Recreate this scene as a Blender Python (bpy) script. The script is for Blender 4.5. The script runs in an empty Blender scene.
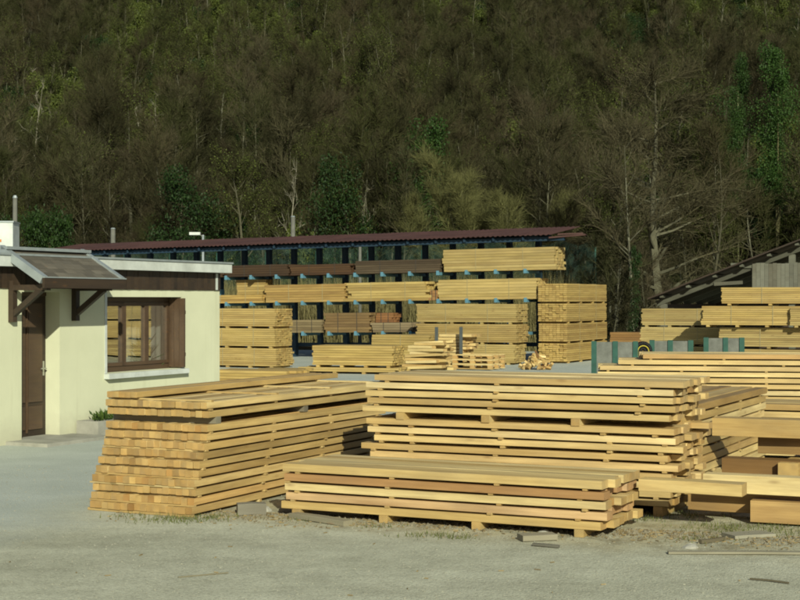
import bpy, math, random, zlib
from mathutils import Vector, Matrix, noise
random.seed(7)
PI = math.pi
sc = bpy.context.scene
COL = sc.collection

# ------------------------------------------------------------------ camera, sky, sun, exposure
EYE, F = 2.1, 1500.0
cam = bpy.data.cameras.new('camera'); cam.lens = 36 * F / 800; cam.sensor_width = 36
cam.clip_start = 0.1; cam.clip_end = 3000
camo = bpy.data.objects.new('camera', cam); COL.objects.link(camo)
camo.location = (0, 0, EYE); camo.rotation_euler = (PI / 2, 0, 0); sc.camera = camo
SEL = math.radians(25)
SUN = Vector((0.213 * math.cos(SEL), -0.977 * math.cos(SEL), math.sin(SEL))).normalized()
w = bpy.data.worlds.new('World'); sc.world = w; w.use_nodes = True
nt = w.node_tree
sky = nt.nodes.new('ShaderNodeTexSky'); sky.sky_type = 'NISHITA'; sky.sun_disc = False
sky.sun_elevation = SEL; sky.sun_rotation = math.atan2(SUN.x, SUN.y); sky.altitude = 300
bg = nt.nodes['Background']; bg.inputs[1].default_value = 0.062
nt.links.new(sky.outputs[0], bg.inputs[0])
sl = bpy.data.lights.new('sun', 'SUN'); sl.energy = 5.0; sl.angle = math.radians(0.5); sl.color = (0.97, 0.965, 0.77)
so = bpy.data.objects.new('sun', sl); COL.objects.link(so)
so.rotation_euler = SUN.to_track_quat('Z', 'Y').to_euler(); so.location = (10, -20, 30)
vs = sc.view_settings; vs.view_transform = 'Standard'; vs.look = 'None'; vs.exposure = 0.12; vs.gamma = 1.0
sc.cycles.filter_width = 1.9

# ------------------------------------------------------------------ helpers
TH = math.radians(25.5)
A = Vector((math.sin(TH), math.cos(TH), 0)); B = Vector((math.cos(TH), -math.sin(TH), 0))
RB = -TH                 # local x along B, local y along A
RA = PI / 2 - TH         # local x along A, local y along -B

def ground_at(px, py, z=0.0):
    Y = F * (EYE - z) / (py - 300.0)
    return Vector(((px - 400) / F * Y, Y, z))
def at(px, Y, z=0.0): return Vector(((px - 400) / F * Y, Y, z))

class MB:
    def __init__(s): s.v = []; s.f = []; s.m = []
    def face(s, pts, mi=0):
        n = len(s.v); s.v += [tuple(p) for p in pts]; s.f.append(tuple(range(n, n + len(pts)))); s.m.append(mi)
    def box(s, c, d, mi=0, rz=0.0, ends=None, M=None):
        x, y, z = d[0] / 2, d[1] / 2, d[2] / 2
        n = len(s.v); ca, sa = math.cos(rz), math.sin(rz)
        for sx in (-1, 1):
            for sy in (-1, 1):
                for sz in (-1, 1):
                    p = Vector((sx * x, sy * y, sz * z))
                    if M is not None: p = M @ p
                    elif rz: p = Vector((p.x * ca - p.y * sa, p.x * sa + p.y * ca, p.z))
                    s.v.append((p.x + c[0], p.y + c[1], p.z + c[2]))
        fs = [(0, 1, 3, 2), (4, 6, 7, 5), (0, 4, 5, 1), (2, 3, 7, 6), (0, 2, 6, 4), (1, 5, 7, 3)]
        for i, q in enumerate(fs):
            s.f.append(tuple(n + k for k in q)); s.m.append(ends if (ends is not None and i < 2) else mi)
        return s
    def bx(s, x0, x1, y0, y1, z0, z1, mi=0, ends=None):
        return s.box(((x0 + x1) / 2, (y0 + y1) / 2, (z0 + z1) / 2), (x1 - x0, y1 - y0, z1 - z0), mi, ends=ends)
    def bar(s, p0, p1, w, h, mi=0):
        p0 = Vector(p0); p1 = Vector(p1); d = p1 - p0
        q = d.to_track_quat('X', 'Z').to_matrix()
        return s.box((p0 + p1) / 2, (d.length, w, h), mi, M=q)
    def tube(s, p0, p1, r0, r1, n=6, mi=0, cap=True):
        p0 = Vector(p0); p1 = Vector(p1); d = (p1 - p0)
        if d.length < 1e-6: return s
        d.normalize(); u = d.orthogonal().normalized(); v = d.cross(u); k = len(s.v)
        for p, r in ((p0, r0), (p1, r1)):
            for i in range(n):
                a = 2 * PI * i / n; q = p + (u * math.cos(a) + v * math.sin(a)) * r; s.v.append((q.x, q.y, q.z))
        for i in range(n):
            j = (i + 1) % n; s.f.append((k + i, k + j, k + n + j, k + n + i)); s.m.append(mi)
        if cap:
            s.f.append(tuple(k + n - 1 - i for i in range(n))); s.m.append(mi)
            s.f.append(tuple(k + n + i for i in range(n))); s.m.append(mi)
        return s
    def mesh(s, name, mats, smooth=False):
        me = bpy.data.meshes.new(name); me.from_pydata(s.v, [], s.f)
        for m in (mats if isinstance(mats, (list, tuple)) else [mats]): me.materials.append(m)
        me.polygons.foreach_set('material_index', s.m)
        if smooth: me.polygons.foreach_set('use_smooth', [True] * len(me.polygons))
        me.update(); return me
    def build(s, name, mats, parent=None, smooth=False, **kw):
        return link(name, s.mesh(name, mats, smooth), parent, **kw)

def link(name, data, parent=None, loc=None, rot=None, color=None, kind=None):
    o = bpy.data.objects.new(name, data); COL.objects.link(o)
    if parent is not None: o.parent = parent
    if loc is not None: o.location = loc
    if rot is not None: o.rotation_euler = rot
    if color is not None: o.color = (*color[:3], 1)
    if kind: o['kind'] = kind
    return o
def tag(o, label, cat, group=None):
    o['label'] = label; o['category'] = cat
    if o.get('kind') is None: o['kind'] = 'thing'
    if group: o['group'] = group
    return o
def thing(name, label, cat, loc=(0, 0, 0), rz=0.0, group=None, color=None):
    return tag(link(name, None, None, loc, (0, 0, rz), color), label, cat, group)

# ------------------------------------------------------------------ materials
def mat(name):
    m = bpy.data.materials.new(name); m.use_nodes = True
    n = m.node_tree.nodes; b = n['Principled BSDF']; b.inputs['Specular IOR Level'].default_value = 0.2
    return m, m.node_tree, b
def N(t, typ, **kw):
    n = t.nodes.new(typ)
    for k, v in kw.items():
        if k.startswith('i_'): n.inputs[k[2:].replace('_', ' ')].default_value = v
        else: setattr(n, k, v)
    return n
def L(t, a, b): t.links.new(a, b)
def ramp(t, src, stops, interp='LINEAR'):
    r = t.nodes.new('ShaderNodeValToRGB'); e = r.color_ramp.elements; r.color_ramp.interpolation = interp
    while len(e) < len(stops): e.new(0.5)
    for i, (p, c) in enumerate(stops): e[i].position = p; e[i].color = (*c, 1)
    L(t, src, r.inputs[0]); return r.outputs[0]
def mix(t, fac, a, b, mode='MIX'):
    m = t.nodes.new('ShaderNodeMix'); m.data_type = 'RGBA'; m.blend_type = mode
    for s, v in ((m.inputs[0], fac), (m.inputs[6], a), (m.inputs[7], b)):
        if hasattr(v, 'is_linked'): L(t, v, s)
        elif isinstance(v, (int, float)): s.default_value = v
        else: s.default_value = (*v, 1)
    return m.outputs[2]
def mth(t, op, a, b=0.0, clamp=False):
    m = t.nodes.new('ShaderNodeMath'); m.operation = op; m.use_clamp = clamp
    for s, v in ((m.inputs[0], a), (m.inputs[1], b)):
        if hasattr(v, 'is_linked'): L(t, v, s)
        else: s.default_value = v
    return m.outputs[0]
def coords(t, scale=(1, 1, 1), rnd=True, out='Object'):
    tc = t.nodes.new('ShaderNodeTexCoord'); mp = t.nodes.new('ShaderNodeMapping'); mp.inputs['Scale'].default_value = scale
    L(t, tc.outputs[out], mp.inputs[0])
    if rnd:
        oi = t.nodes.new('ShaderNodeObjectInfo'); ge = t.nodes.new('ShaderNodeNewGeometry')
        s = mth(t, 'ADD', mth(t, 'MULTIPLY', oi.outputs['Random'], 61.7), mth(t, 'MULTIPLY', ge.outputs['Random Per Island'], 37.3))
        cb = t.nodes.new('ShaderNodeCombineXYZ'); 
        for i in range(3): L(t, s, cb.inputs[i])
        L(t, cb.outputs[0], mp.inputs['Location'])
    return mp.outputs[0]
def noi(t, vec, scale, detail=4, rough=0.6):
    n = t.nodes.new('ShaderNodeTexNoise'); n.inputs['Scale'].default_value = scale; n.inputs['Detail'].default_value = detail
    n.inputs['Roughness'].default_value = rough; L(t, vec, n.inputs['Vector']); return n.outputs['Fac']
def bump(t, b, h, strength=0.3, dist=0.02):
    n = t.nodes.new('ShaderNodeBump'); n.inputs['Strength'].default_value = strength; n.inputs['Distance'].default_value = dist
    L(t, h, n.inputs['Height']); L(t, n.outputs[0], b.inputs['Normal'])
def objrnd(t):
    oi = t.nodes.new('ShaderNodeObjectInfo'); ge = t.nodes.new('ShaderNodeNewGeometry')
    return mth(t, 'FRACT', mth(t, 'ADD', oi.outputs['Random'], ge.outputs['Random Per Island'])), oi

def wood(name, stops, grain=0.35, rough=0.75, end=False, stain=0.0, gs=(1.3, 26, 26), gcol=(0.20, 0.115, 0.035)):
    m, t, b = mat(name)
    r, oi = objrnd(t)
    base = ramp(t, r, stops)
    if end:
        v = coords(t, (1, 1, 1)); rings = t.nodes.new('ShaderNodeTexWave'); rings.wave_type = 'RINGS'; rings.rings_direction = 'X'
        rings.inputs['Scale'].default_value = 22; rings.inputs['Distortion'].default_value = 3; L(t, v, rings.inputs[0])
        g = mth(t, 'ADD', mth(t, 'MULTIPLY', rings.outputs['Fac'], 0.35), mth(t, 'MULTIPLY', noi(t, v, 14, 3), 0.65))
    else:
        g = noi(t, coords(t, gs), 1.0, 5, 0.7)
    c = mix(t, mth(t, 'MULTIPLY', ramp(t, g, [(0.35, (0, 0, 0)), (0.75, (1, 1, 1))]), grain), base, gcol, 'MIX')
    # blotches along the board and a few knots
    bl = noi(t, coords(t, (0.9, 3, 3)), 1.0, 3)
    c = mix(t, 0.5, c, ramp(t, bl, [(0.3, (0.62, 0.58, 0.52)), (0.62, (1.22, 1.21, 1.18))]), 'MULTIPLY')
    if not end:
        vo = t.nodes.new('ShaderNodeTexVoronoi'); vo.inputs['Scale'].default_value = 1.0; L(t, coords(t, (2.0, 6, 6)), vo.inputs['Vector'])
        k = ramp(t, vo.outputs['Distance'], [(0.0, (1, 1, 1)), (0.15, (0, 0, 0))])
        c = mix(t, mth(t, 'MULTIPLY', k, 0.55), c, (0.14, 0.065, 0.022))
    if stain:
        s = noi(t, coords(t, (1.0, 5, 5)), 1.3, 4)
        c = mix(t, mth(t, 'MULTIPLY', ramp(t, s, [(0.45, (0, 0, 0)), (0.7, (1, 1, 1))]), stain), c, (0.19, 0.175, 0.125))
    c = mix(t, 1.0, c, oi.outputs['Color'], 'MULTIPLY')
    L(t, c, b.inputs['Base Color']); b.inputs['Roughness'].default_value = rough
    b.inputs['Specular IOR Level'].default_value = 0.45
    bump(t, b, g, 0.35, 0.006)
    return m

FRESH = [(0.0, (0.40, 0.285, 0.115)), (0.2, (0.53, 0.415, 0.19)), (0.5, (0.65, 0.535, 0.285)), (0.8, (0.49, 0.37, 0.16)), (1.0, (0.345, 0.235, 0.092))]
M_wood = wood('pine_wood', FRESH, 0.55, rough=0.55, stain=0.2)
M_end = wood('pine_end_grain', [(0, (0.36, 0.24, 0.092)), (0.3, (0.43, 0.305, 0.125)), (0.6, (0.385, 0.262, 0.102)), (0.92, (0.45, 0.33, 0.138)), (1, (0.30, 0.19, 0.072))], 0.5, 0.85, end=True, stain=0.3)
M_far = wood('pine_pack_wood', [(0, (0.325, 0.24, 0.08)), (0.5, (0.415, 0.315, 0.118)), (1, (0.265, 0.185, 0.062))], 0.3, stain=0.12)
M_brown = wood('brown_larch_wood', [(0, (0.24, 0.125, 0.045)), (0.5, (0.30, 0.17, 0.065)), (1, (0.19, 0.10, 0.04))], 0.4)
M_old = wood('old_grey_wood', [(0, (0.165, 0.155, 0.12)), (0.5, (0.22, 0.21, 0.165)), (1, (0.13, 0.115, 0.085))], 0.35, 0.9, stain=0.3, gcol=(.08, .075, .055))
M_dark = wood('dark_stained_wood', [(0, (0.026, 0.017, 0.011)), (0.5, (0.036, 0.023, 0.015)), (1, (0.02, 0.014, 0.010))], 0.1, 0.6)

def plain(name, col, rough=0.7, var=0.25, scale=6.0, metal=0.0, bmp=0.1, dirt=None, spec=0.25):
    m, t, b = mat(name)
    v = coords(t, (1, 1, 1), rnd=False)
    n = noi(t, v, scale, 5)
    c = mix(t, 1.0, col, ramp(t, n, [(0.3, (1 - var,) * 3), (0.7, (1 + var * 0.4,) * 3)]), 'MULTIPLY')
    if dirt:
        d = noi(t, v, scale * 0.35, 6, 0.7)
        c = mix(t, mth(t, 'MULTIPLY', ramp(t, d, [(0.5, (0, 0, 0)), (0.72, (1, 1, 1))]), dirt[1]), c, dirt[0])
    L(t, c, b.inputs['Base Color']); b.inputs['Roughness'].default_value = rough; b.inputs['Metallic'].default_value = metal
    b.inputs['Specular IOR Level'].default_value = spec
    if bmp: bump(t, b, noi(t, v, scale * 8, 4), bmp, 0.01)
    return m

# ------------------------------------------------------------------ ground
def ground_material():
    m, t, b = mat('gravel_yard')
    v = coords(t, (1, 1, 1), rnd=False)
    big = noi(t, v, 0.35, 5); mid = noi(t, v, 2.2, 5, 0.7); fine = noi(t, v, 34, 3, 0.7)
    c = ramp(t, big, [(0.3, (0.41, 0.41, 0.315)), (0.55, (0.48, 0.48, 0.375)), (0.75, (0.54, 0.535, 0.425))])
    c = mix(t, 0.7, c, ramp(t, mid, [(0.3, (0.72, 0.71, 0.68)), (0.7, (1.12, 1.12, 1.1))]), 'MULTIPLY')
    vo = t.nodes.new('ShaderNodeTexVoronoi'); vo.inputs['Scale'].default_value = 60; L(t, v, vo.inputs['Vector'])
    peb = ramp(t, vo.outputs['Color'], [(0.1, (0.72, 0.71, 0.69)), (0.5, (1, 1, 1)), (0.9, (1.15, 1.15, 1.13))])
    c = mix(t, 0.75, c, peb, 'MULTIPLY')
    trk = noi(t, coords(t, (0.18, 1.5, 1), rnd=False), 1.0, 4, 0.6)
    c = mix(t, 0.6, c, ramp(t, trk, [(0.35, (0.82, 0.81, 0.78)), (0.62, (1.06, 1.06, 1.05))]), 'MULTIPLY')
    # worn asphalt of the drive, to the left
    sp = t.nodes.new('ShaderNodeSeparateXYZ'); L(t, v, sp.inputs[0])
    d = mth(t, 'SUBTRACT', mth(t, 'MULTIPLY', sp.outputs[1], 0.42), sp.outputs[0])       # grows to the left/back
    d = mth(t, 'ADD', d, mth(t, 'MULTIPLY', mth(t, 'SUBTRACT', noi(t, v, 0.8, 5), 0.5), 2.2))
    k = ramp(t, mth(t, 'MULTIPLY', mth(t, 'SUBTRACT', d, 8.6), 0.6), [(0.0, (0, 0, 0)), (1.0, (1, 1, 1))])
    asp = mix(t, 0.5, ramp(t, noi(t, v, 1.1, 5), [(0.3, (0.37, 0.40, 0.35)), (0.7, (0.45, 0.48, 0.425))]), ramp(t, fine, [(0.3, (0.75,) * 3), (0.7, (1.15,) * 3)]), 'MULTIPLY')
    c = mix(t, k, c, asp)
    # ochre sawdust trampled in around the stacks
    u = mth(t, 'ADD', mth(t, 'MULTIPLY', sp.outputs[0], -0.4305), mth(t, 'MULTIPLY', sp.outputs[1], -0.9026))
    u = mth(t, 'MULTIPLY', u, -1.0)                                                        # distance along A
    bnd = mth(t, 'MULTIPLY', mth(t, 'SUBTRACT', mth(t, 'ADD', u, mth(t, 'MULTIPLY', noi(t, v, 1.3, 5), 0.9)), 12.3), 1.3, True)
    bnd = mth(t, 'MULTIPLY', bnd, mth(t, 'SUBTRACT', 1.0, k if False else mth(t, 'MULTIPLY', mth(t, 'SUBTRACT', d, 8.0), 0.8, True)))
    s = mth(t, 'MULTIPLY', bnd, ramp(t, noi(t, v, 1.6, 6, 0.7), [(0.38, (0, 0, 0)), (0.66, (1, 1, 1))]))
    c = mix(t, mth(t, 'MULTIPLY', s, 0.7), c, (0.41, 0.355, 0.20))
    s2 = mth(t, 'MULTIPLY', bnd, ramp(t, noi(t, v, 3.1, 6, 0.75), [(0.44, (0, 0, 0)), (0.66, (1, 1, 1))]))
    c = mix(t, mth(t, 'MULTIPLY', s2, 0.75), c, (0.15, 0.125, 0.07))
    L(t, c, b.inputs['Base Color']); b.inputs['Roughness'].default_value = 0.95; b.inputs['Specular IOR Level'].default_value = 0.1
    h = mth(t, 'ADD', mth(t, 'MULTIPLY', mid, 0.8), mth(t, 'ADD', mth(t, 'MULTIPLY', fine, 0.35), mth(t, 'MULTIPLY', vo.outputs['Distance'], -0.35)))
    bump(t, b, h, 0.4, 0.03)
    return m
M_ground = ground_material()
g = MB(); 
g.face([(-300, -60, 0), (300, -60, 0), (300, 66, 0), (-300, 66, 0)])
g.build('ground', M_ground, kind='structure')

def hill_h(x, y):
    d = y - 86 + 4 * math.sin(x * 0.045 + 1.0)
    base = 0.0
    if d > -22: base = 0.02 * (d + 22)
    if d > 0: base += 0.31 * d - 0.31 * 6 * (1 - math.exp(-d / 6))
    n = noise.noise(Vector((x * 0.022, y * 0.022, 3.1))) * 4.5 + noise.noise(Vector((x * 0.09, y * 0.09, 7.7))) * 0.7
    return base + n * min(1.0, max(0.0, d + 6) / 25.0)
M_hill = None
def hill_material():
    m, t, b = mat('forest_floor'); v = coords(t, (1, 1, 1), rnd=False)
    c = ramp(t, noi(t, v, 0.5, 6, 0.7), [(0.3, (0.035, 0.028, 0.016)), (0.6, (0.06, 0.05, 0.028)), (0.8, (0.085, 0.07, 0.035))])
    gr = ramp(t, noi(t, v, 0.06, 4, 0.6), [(0.5, (0, 0, 0)), (0.62, (1, 1, 1))])
    c = mix(t, mth(t, 'MULTIPLY', gr, 0.7), c, (0.035, 0.05, 0.014))
    L(t, c, b.inputs['Base Color']); b.inputs['Roughness'].default_value = 1.0; b.inputs['Specular IOR Level'].default_value = 0.05
    bump(t, b, noi(t, v, 3, 5), 0.6, 0.3)
    return m
M_hill = hill_material()
h = MB(); NX, NY = 110, 100
for j in range(NY + 1):
    for i in range(NX + 1):
        x = -220 + 440 * i / NX; y = 63 + 380 * j / NY
        h.v.append((x, y, hill_h(x, y) - 0.04))
for j in range(NY):
    for i in range(NX):
        k = j * (NX + 1) + i; h.f.append((k, k + 1, k + NX + 2, k + NX + 1)); h.m.append(0)
h.build('hillside', M_hill, smooth=True, kind='structure')

# ------------------------------------------------------------------ lumber
_bm = {}
def board_mesh(Lx, w_, t_, var=0, mats=None, key='pine'):
    k = (round(Lx, 2), round(w_, 3), round(t_, 3), var, key)
    if k in _bm: return _bm[k]
    rnd = random.Random(zlib.crc32(repr(k).encode())); m = MB(); ch = min(0.0035, t_ * 0.08)
    n = 3; by = [rnd.uniform(-.004, .004), rnd.uniform(-.012, .012), rnd.uniform(-.004, .004)]; bz = [rnd.uniform(-.003, .003), rnd.uniform(-.005, .004), rnd.uniform(-.003, .003)]
    for i in range(n):
        x = Lx * i / (n - 1)
        for (yy, zz) in ((-1, -1), (1, -1), (1, 1), (-1, 1)):
            a, c = yy * w_ / 2, zz * t_ / 2
            p1 = (x, a - yy * ch, c); p2 = (x, a, c - zz * ch)
            pr = (p1, p2) if (yy * zz < 0) else (p2, p1)
            if (yy, zz) == (-1, -1): pr = (p2, p1)
            if (yy, zz) == (1, -1): pr = (p1, p2)
            if (yy, zz) == (1, 1): pr = (p2, p1)
            if (yy, zz) == (-1, 1): pr = (p1, p2)
            for p in pr: m.v.append((p[0], p[1] + by[i], p[2] + bz[i]))
    for i in range(n - 1):
        for q in range(8):
            a = i * 8 + q; b_ = i * 8 + (q + 1) % 8
            m.f.append((a, b_, b_ + 8, a + 8)); m.m.append(0)
    m.f.append(tuple(reversed(range(8)))); m.m.append(1)
    m.f.append(tuple(range((n - 1) * 8, n * 8))); m.m.append(1)
    _bm[k] = m.mesh('board', mats or [M_wood, M_end]); return _bm[k]

def board(parent, name, x, y, z, Lx, w_, t_, rz=0.0, tint=(1, 1, 1), mats=None, key='pine', var=None, rx=0.0, ry=0.0):
    me = board_mesh(Lx, w_, t_, random.randrange(4) if var is None else var, mats, key)
    return link(name, me, parent, (x, y, z), (rx, ry, rz), tint)

def jit(c, a=0.06):
    k = 1 + random.uniform(-a, a); return tuple(min(1.25, v * k) for v in c)

def lumber(parent, Lx, W, bw, layers, z0=0.0, stick=(0.07, 0.36, 0.66, 0.93), end_j=0.03, sw=0.045):
    """layers from the bottom: dicts t (thickness), gap (below), n (first,last board index), dx, L, tint"""
    z = z0; nb = int(W / bw)
    for li, ly in enumerate(layers):
        t_ = ly.get('t', 0.07); gap = ly.get('gap', 0.02)
        bear = ly.get('bear'); sx = ly.get('stick', stick)
        if gap > 0.008:
            for s in sx:
                x = s * Lx + random.uniform(-.04, .04) + ly.get('dx', 0)
                ww = (0.09 if bear else sw); over = random.uniform(-0.01, 0.012)
                m = [M_old, M_old] if ly.get('oldstick') else None
                o = board(parent, 'bearer' if bear else 'sticker', x, -over, z + gap / 2, W + 0.02, ww, gap - 0.003, PI / 2, jit((0.95, 0.92, 0.85)), m, 'old' if m else 'pine', 0)
        z += gap
        a, b_ = ly.get('n', (0, nb))
        for i in range(a, b_):
            l2 = ly.get('L', Lx); dx = ly.get('dx', 0) + random.uniform(-end_j, end_j) * (3 if random.random() < .08 else 1)
            tint = ly.get('tint', (1, 1, 1)); m = ly.get('mats')
            if random.random() < .14: tint = tuple(a_ * b_ for a_, b_ in zip(tint, random.choice([(.80, .80, .82), (.86, .80, .72), (1.12, 1.12, 1.1), (.95, .84, .74)])))
            board(parent, 'board', dx, (i + 0.5) * bw + random.uniform(-.003, .003), z + t_ / 2 + random.uniform(-.0015, .0015), l2, bw - random.uniform(0.001, 0.005), t_,
                  random.uniform(-.004, .004), jit(tint, .10), m, ly.get('key', 'pine'), ry=random.uniform(-.0012, .0012))
        z += t_
    return z

# --- stack beside the house: boards end-on, long side running back to the right
c0 = ground_at(192, 518)
st = thing('lumber_stack', 'squared timber stack beside the office, its staggered sawn ends facing the camera', 'lumber stack', c0 + A * 0.28, RA, 'stacked lumber in the foreground')
ly = []
offs = [-.28, -.25, -.22, -.24, -.17, -.14, -.08, -.05, -.02, 0.0]
for i in range(10):
    ly.append(dict(t=0.066, gap=0.02 if i else 0.03, dx=offs[i], bear=False, tint=(1.02, 0.95, 0.85) if i % 3 else (0.98, 0.9, 0.78)))
ly.append(dict(t=0.065, gap=0.075, dx=0.02, bear=True, oldstick=True, stick=(0.035, 0.5, 0.95), tint=(1.0, 0.95, 0.85)))
ly.append(dict(t=0.065, gap=0.02, dx=-0.01, tint=(1.02, 0.98, 0.9)))
ly.append(dict(t=0.06, gap=0.02, dx=0.0, n=(11, 16), L=4.3, tint=(1.03, .96, .84)))
lumber(st, 4.0, 1.22, 0.076, ly, stick=(0.012, 0.33, 0.64, 0.95), end_j=0.009)

# --- centre stack, two packs one above the other
c1 = at(366, 15.9)
st = thing('lumber_stack', 'tall centre stack of pale sawn boards with a bearer gap at mid height', 'lumber stack', c1, RB, 'stacked lumber in the foreground')
ly = []
for i in range(9):
    ly.append(dict(t=0.061, gap=0.025 if i else 0.10, bear=(i == 0), dx=random.uniform(-.05, .05), tint=random.choice([(1, .97, .9), (1.0, .93, .8), (1.05, 1, .95)])))
for i in range(5):
    ly.append(dict(t=0.06, gap=0.022 if i else 0.075, bear=(i == 0), stick=(0.13, 0.42, 0.71) if i == 0 else (0.05, 0.44, 0.9), dx=(-0.04, -.02, 0.03, 0.03, .05)[i], tint=(1.08, 1.06, 1.02) if i < 3 else (1.14, 1.14, 1.16)))
lumber(st, 3.32, 1.2, 0.15, ly, stick=(0.04, 0.16, 0.45, 0.8, 0.96), end_j=0.06)

# --- low pile in front
c2 = ground_at(284, 516)
st = thing('lumber_stack', 'low front pile of five board layers, some boards pinkish, lying before the tall stack', 'lumber stack', c2, RB - 0.01, 'stacked lumber in the foreground')
pk = (1.02, 0.88, 0.95)
ly = [dict(t=0.07, gap=0.075, bear=True, stick=(.05, .33, .62, .93), tint=(1, .95, .85), dx=0.0), dict(t=0.07, gap=0.02, dx=-.02, tint=pk), dict(t=0.068, gap=0.022, dx=0.02, tint=(1.06, 1.03, .96)),
      dict(t=0.07, gap=0.02, dx=-.03, tint=pk), dict(t=0.075, gap=0.02, dx=0.02, tint=(1.06, 1.06, 1.04))]
lumber(st, 3.25, 1.02, 0.17, ly, stick=(0.03, 0.36, 0.68, 0.93), end_j=0.05)

# --- stack behind the right end of the centre one, boards running back
c3 = at(704, 15.9) - A * 0.9
st = thing('lumber_stack', 'stack at the right end of the tall centre stack, boards running back to the right', 'lumber stack', c3, RA, 'stacked lumber in the foreground')
ly = [dict(t=0.075, gap=0.02 if i else 0.08, bear=(i == 0), dx=random.uniform(-.03, .05), tint=random.choice([(1, .97, .9), (.97, .9, .8)])) for i in range(10)]
lumber(st, 4.0, 1.2, 0.15, ly, end_j=0.04)

# --- stack on the right, behind
c4 = at(600, 25.2)
st = thing('lumber_stack', 'long board stack at the right, behind the timbers and before the green posts', 'lumber stack', c4, RB + 0.30, 'stacked lumber in the foreground')
ly = []
for i in range(11):
    ly.append(dict(t=0.075, gap=0.025 if i else 0.12, bear=(i == 0), dx=0.0 if i < 9 else (0.35 if i == 9 else 0.7), tint=random.choice([(1, .97, .9), (1.04, 1.0, .92), (1, .95, .85)])))
lumber(st, 5.4, 1.2, 0.15, ly, stick=(0.03, 0.25, 0.5, 0.75, 0.97), end_j=0.05)

# --- lower light stack seen between (right middle distance)
st = thing('lumber_stack', 'board stack in the gap between the right hand stack and the heavy timbers', 'lumber stack', at(705, 19.6), RB + 0.1, 'stacked lumber in the foreground')
ly = [dict(t=0.075, gap=0.022 if i else 0.1, bear=(i == 0), tint=(1, .95, .85)) for i in range(7)]
lumber(st, 4.0, 1.1, 0.157, ly, end_j=0.05)

# --- heavy timbers at the right edge (each loose one is its own thing)
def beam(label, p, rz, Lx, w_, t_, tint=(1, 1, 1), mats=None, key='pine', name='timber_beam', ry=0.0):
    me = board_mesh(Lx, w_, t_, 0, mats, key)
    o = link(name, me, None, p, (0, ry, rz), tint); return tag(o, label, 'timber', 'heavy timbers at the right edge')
BR = [M_wood, M_end]
dk = (0.72, 0.58, 0.42)
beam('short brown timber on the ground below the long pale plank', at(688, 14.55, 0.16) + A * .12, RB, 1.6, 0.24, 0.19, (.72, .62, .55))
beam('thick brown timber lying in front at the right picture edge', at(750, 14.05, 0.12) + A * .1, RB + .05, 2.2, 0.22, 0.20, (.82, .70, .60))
beam('pale plank end reaching from the low front pile to the timbers', at(634, 13.75, 0.385) + A * 0.25, RB + 0.02, 0.95, 0.22, 0.11, (1.06, 1.04, .98))
beam('long pale beam lying on the brown timbers at the right edge', at(700, 14.15, 0.365) + A * 0.22, RB, 2.6, 0.2, 0.17, (1.05, 1.02, .94))
for i, (px, Y, z, Lx, lab, tn) in enumerate([  # the two lower timbers have their shade put into the tint
    (722, 15.6, 0.36, 2.4, 'shade-tinted timber in the pile behind the pale plank, lower one', (.52, .42, .34)),
    (758, 15.9, 0.57, 2.4, 'shade-tinted timber in the pile behind the pale plank, upper one', (.52, .43, .35)),
    (712, 15.9, 0.76, 2.9, 'thick pale timber topping the pile at the right edge', (1.03, .98, .88))]):
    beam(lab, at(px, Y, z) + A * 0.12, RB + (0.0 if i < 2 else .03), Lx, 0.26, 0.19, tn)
beam('sawn timber with its bright end showing at the right edge', at(788, 15.2, 0.35), RA, 1.8, 0.2, 0.2, (1.0, .95, .85))
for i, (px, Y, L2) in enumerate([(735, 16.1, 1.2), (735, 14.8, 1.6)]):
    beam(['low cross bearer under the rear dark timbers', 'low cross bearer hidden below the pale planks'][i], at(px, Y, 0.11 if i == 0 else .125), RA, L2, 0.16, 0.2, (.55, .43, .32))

# ------------------------------------------------------------------ office building
def wall_material():
    m, t, b = mat('cream_render'); v = coords(t, (1, 1, 1), rnd=False)
    c = ramp(t, noi(t, v, 1.1, 5), [(.3, (.52, .53, .372)), (.7, (.59, .597, .422))])
    st_ = ramp(t, noi(t, coords(t, (3.2, 3.2, .22), rnd=False), 1.0, 6, .7), [(.52, (0, 0, 0)), (.72, (1, 1, 1))])
    c = mix(t, mth(t, 'MULTIPLY', st_, .35), c, (.40, .39, .26))
    sp_ = t.nodes.new('ShaderNodeSeparateXYZ'); L(t, v, sp_.inputs[0])
    low = mth(t, 'MULTIPLY', mth(t, 'SUBTRACT', mth(t, 'ADD', .12, mth(t, 'MULTIPLY', noi(t, v, 3.0, 5), .55)), sp_.outputs[2]), 3.0, True)
    c = mix(t, mth(t, 'MULTIPLY', low, .5), c, (.36, .34, .25))      # splashed mud along the foot
    L(t, c, b.inputs['Base Color']); b.inputs['Roughness'].default_value = .92; bump(t, b, noi(t, v, 45, 4), .25, .008); return m
M_wall = wall_material()
M_white = plain('white_trim_paint', (0.52, 0.55, 0.51), 0.7, 0.25, 3.0, dirt=((0.3, 0.31, 0.27), 0.5))
M_zinc = plain('zinc_flashing', (0.34, 0.38, 0.38), 0.45, 0.2, 4.0, metal=0.4)
M_conc = plain('concrete', (0.33, 0.32, 0.27), 0.95, 0.25, 3.0, dirt=((0.17, 0.165, 0.13), 0.5))
M_shingle = wood('brown_shingle', [(0, (0.085, 0.076, 0.058)), (0.5, (0.105, 0.092, 0.07)), (1, (0.072, 0.064, 0.05))], 0.25, 0.95, gcol=(.05, .046, .036))
M_int = plain('dim_interior', (0.10, 0.09, 0.07), 0.9, 0.2, 2.0)
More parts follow.
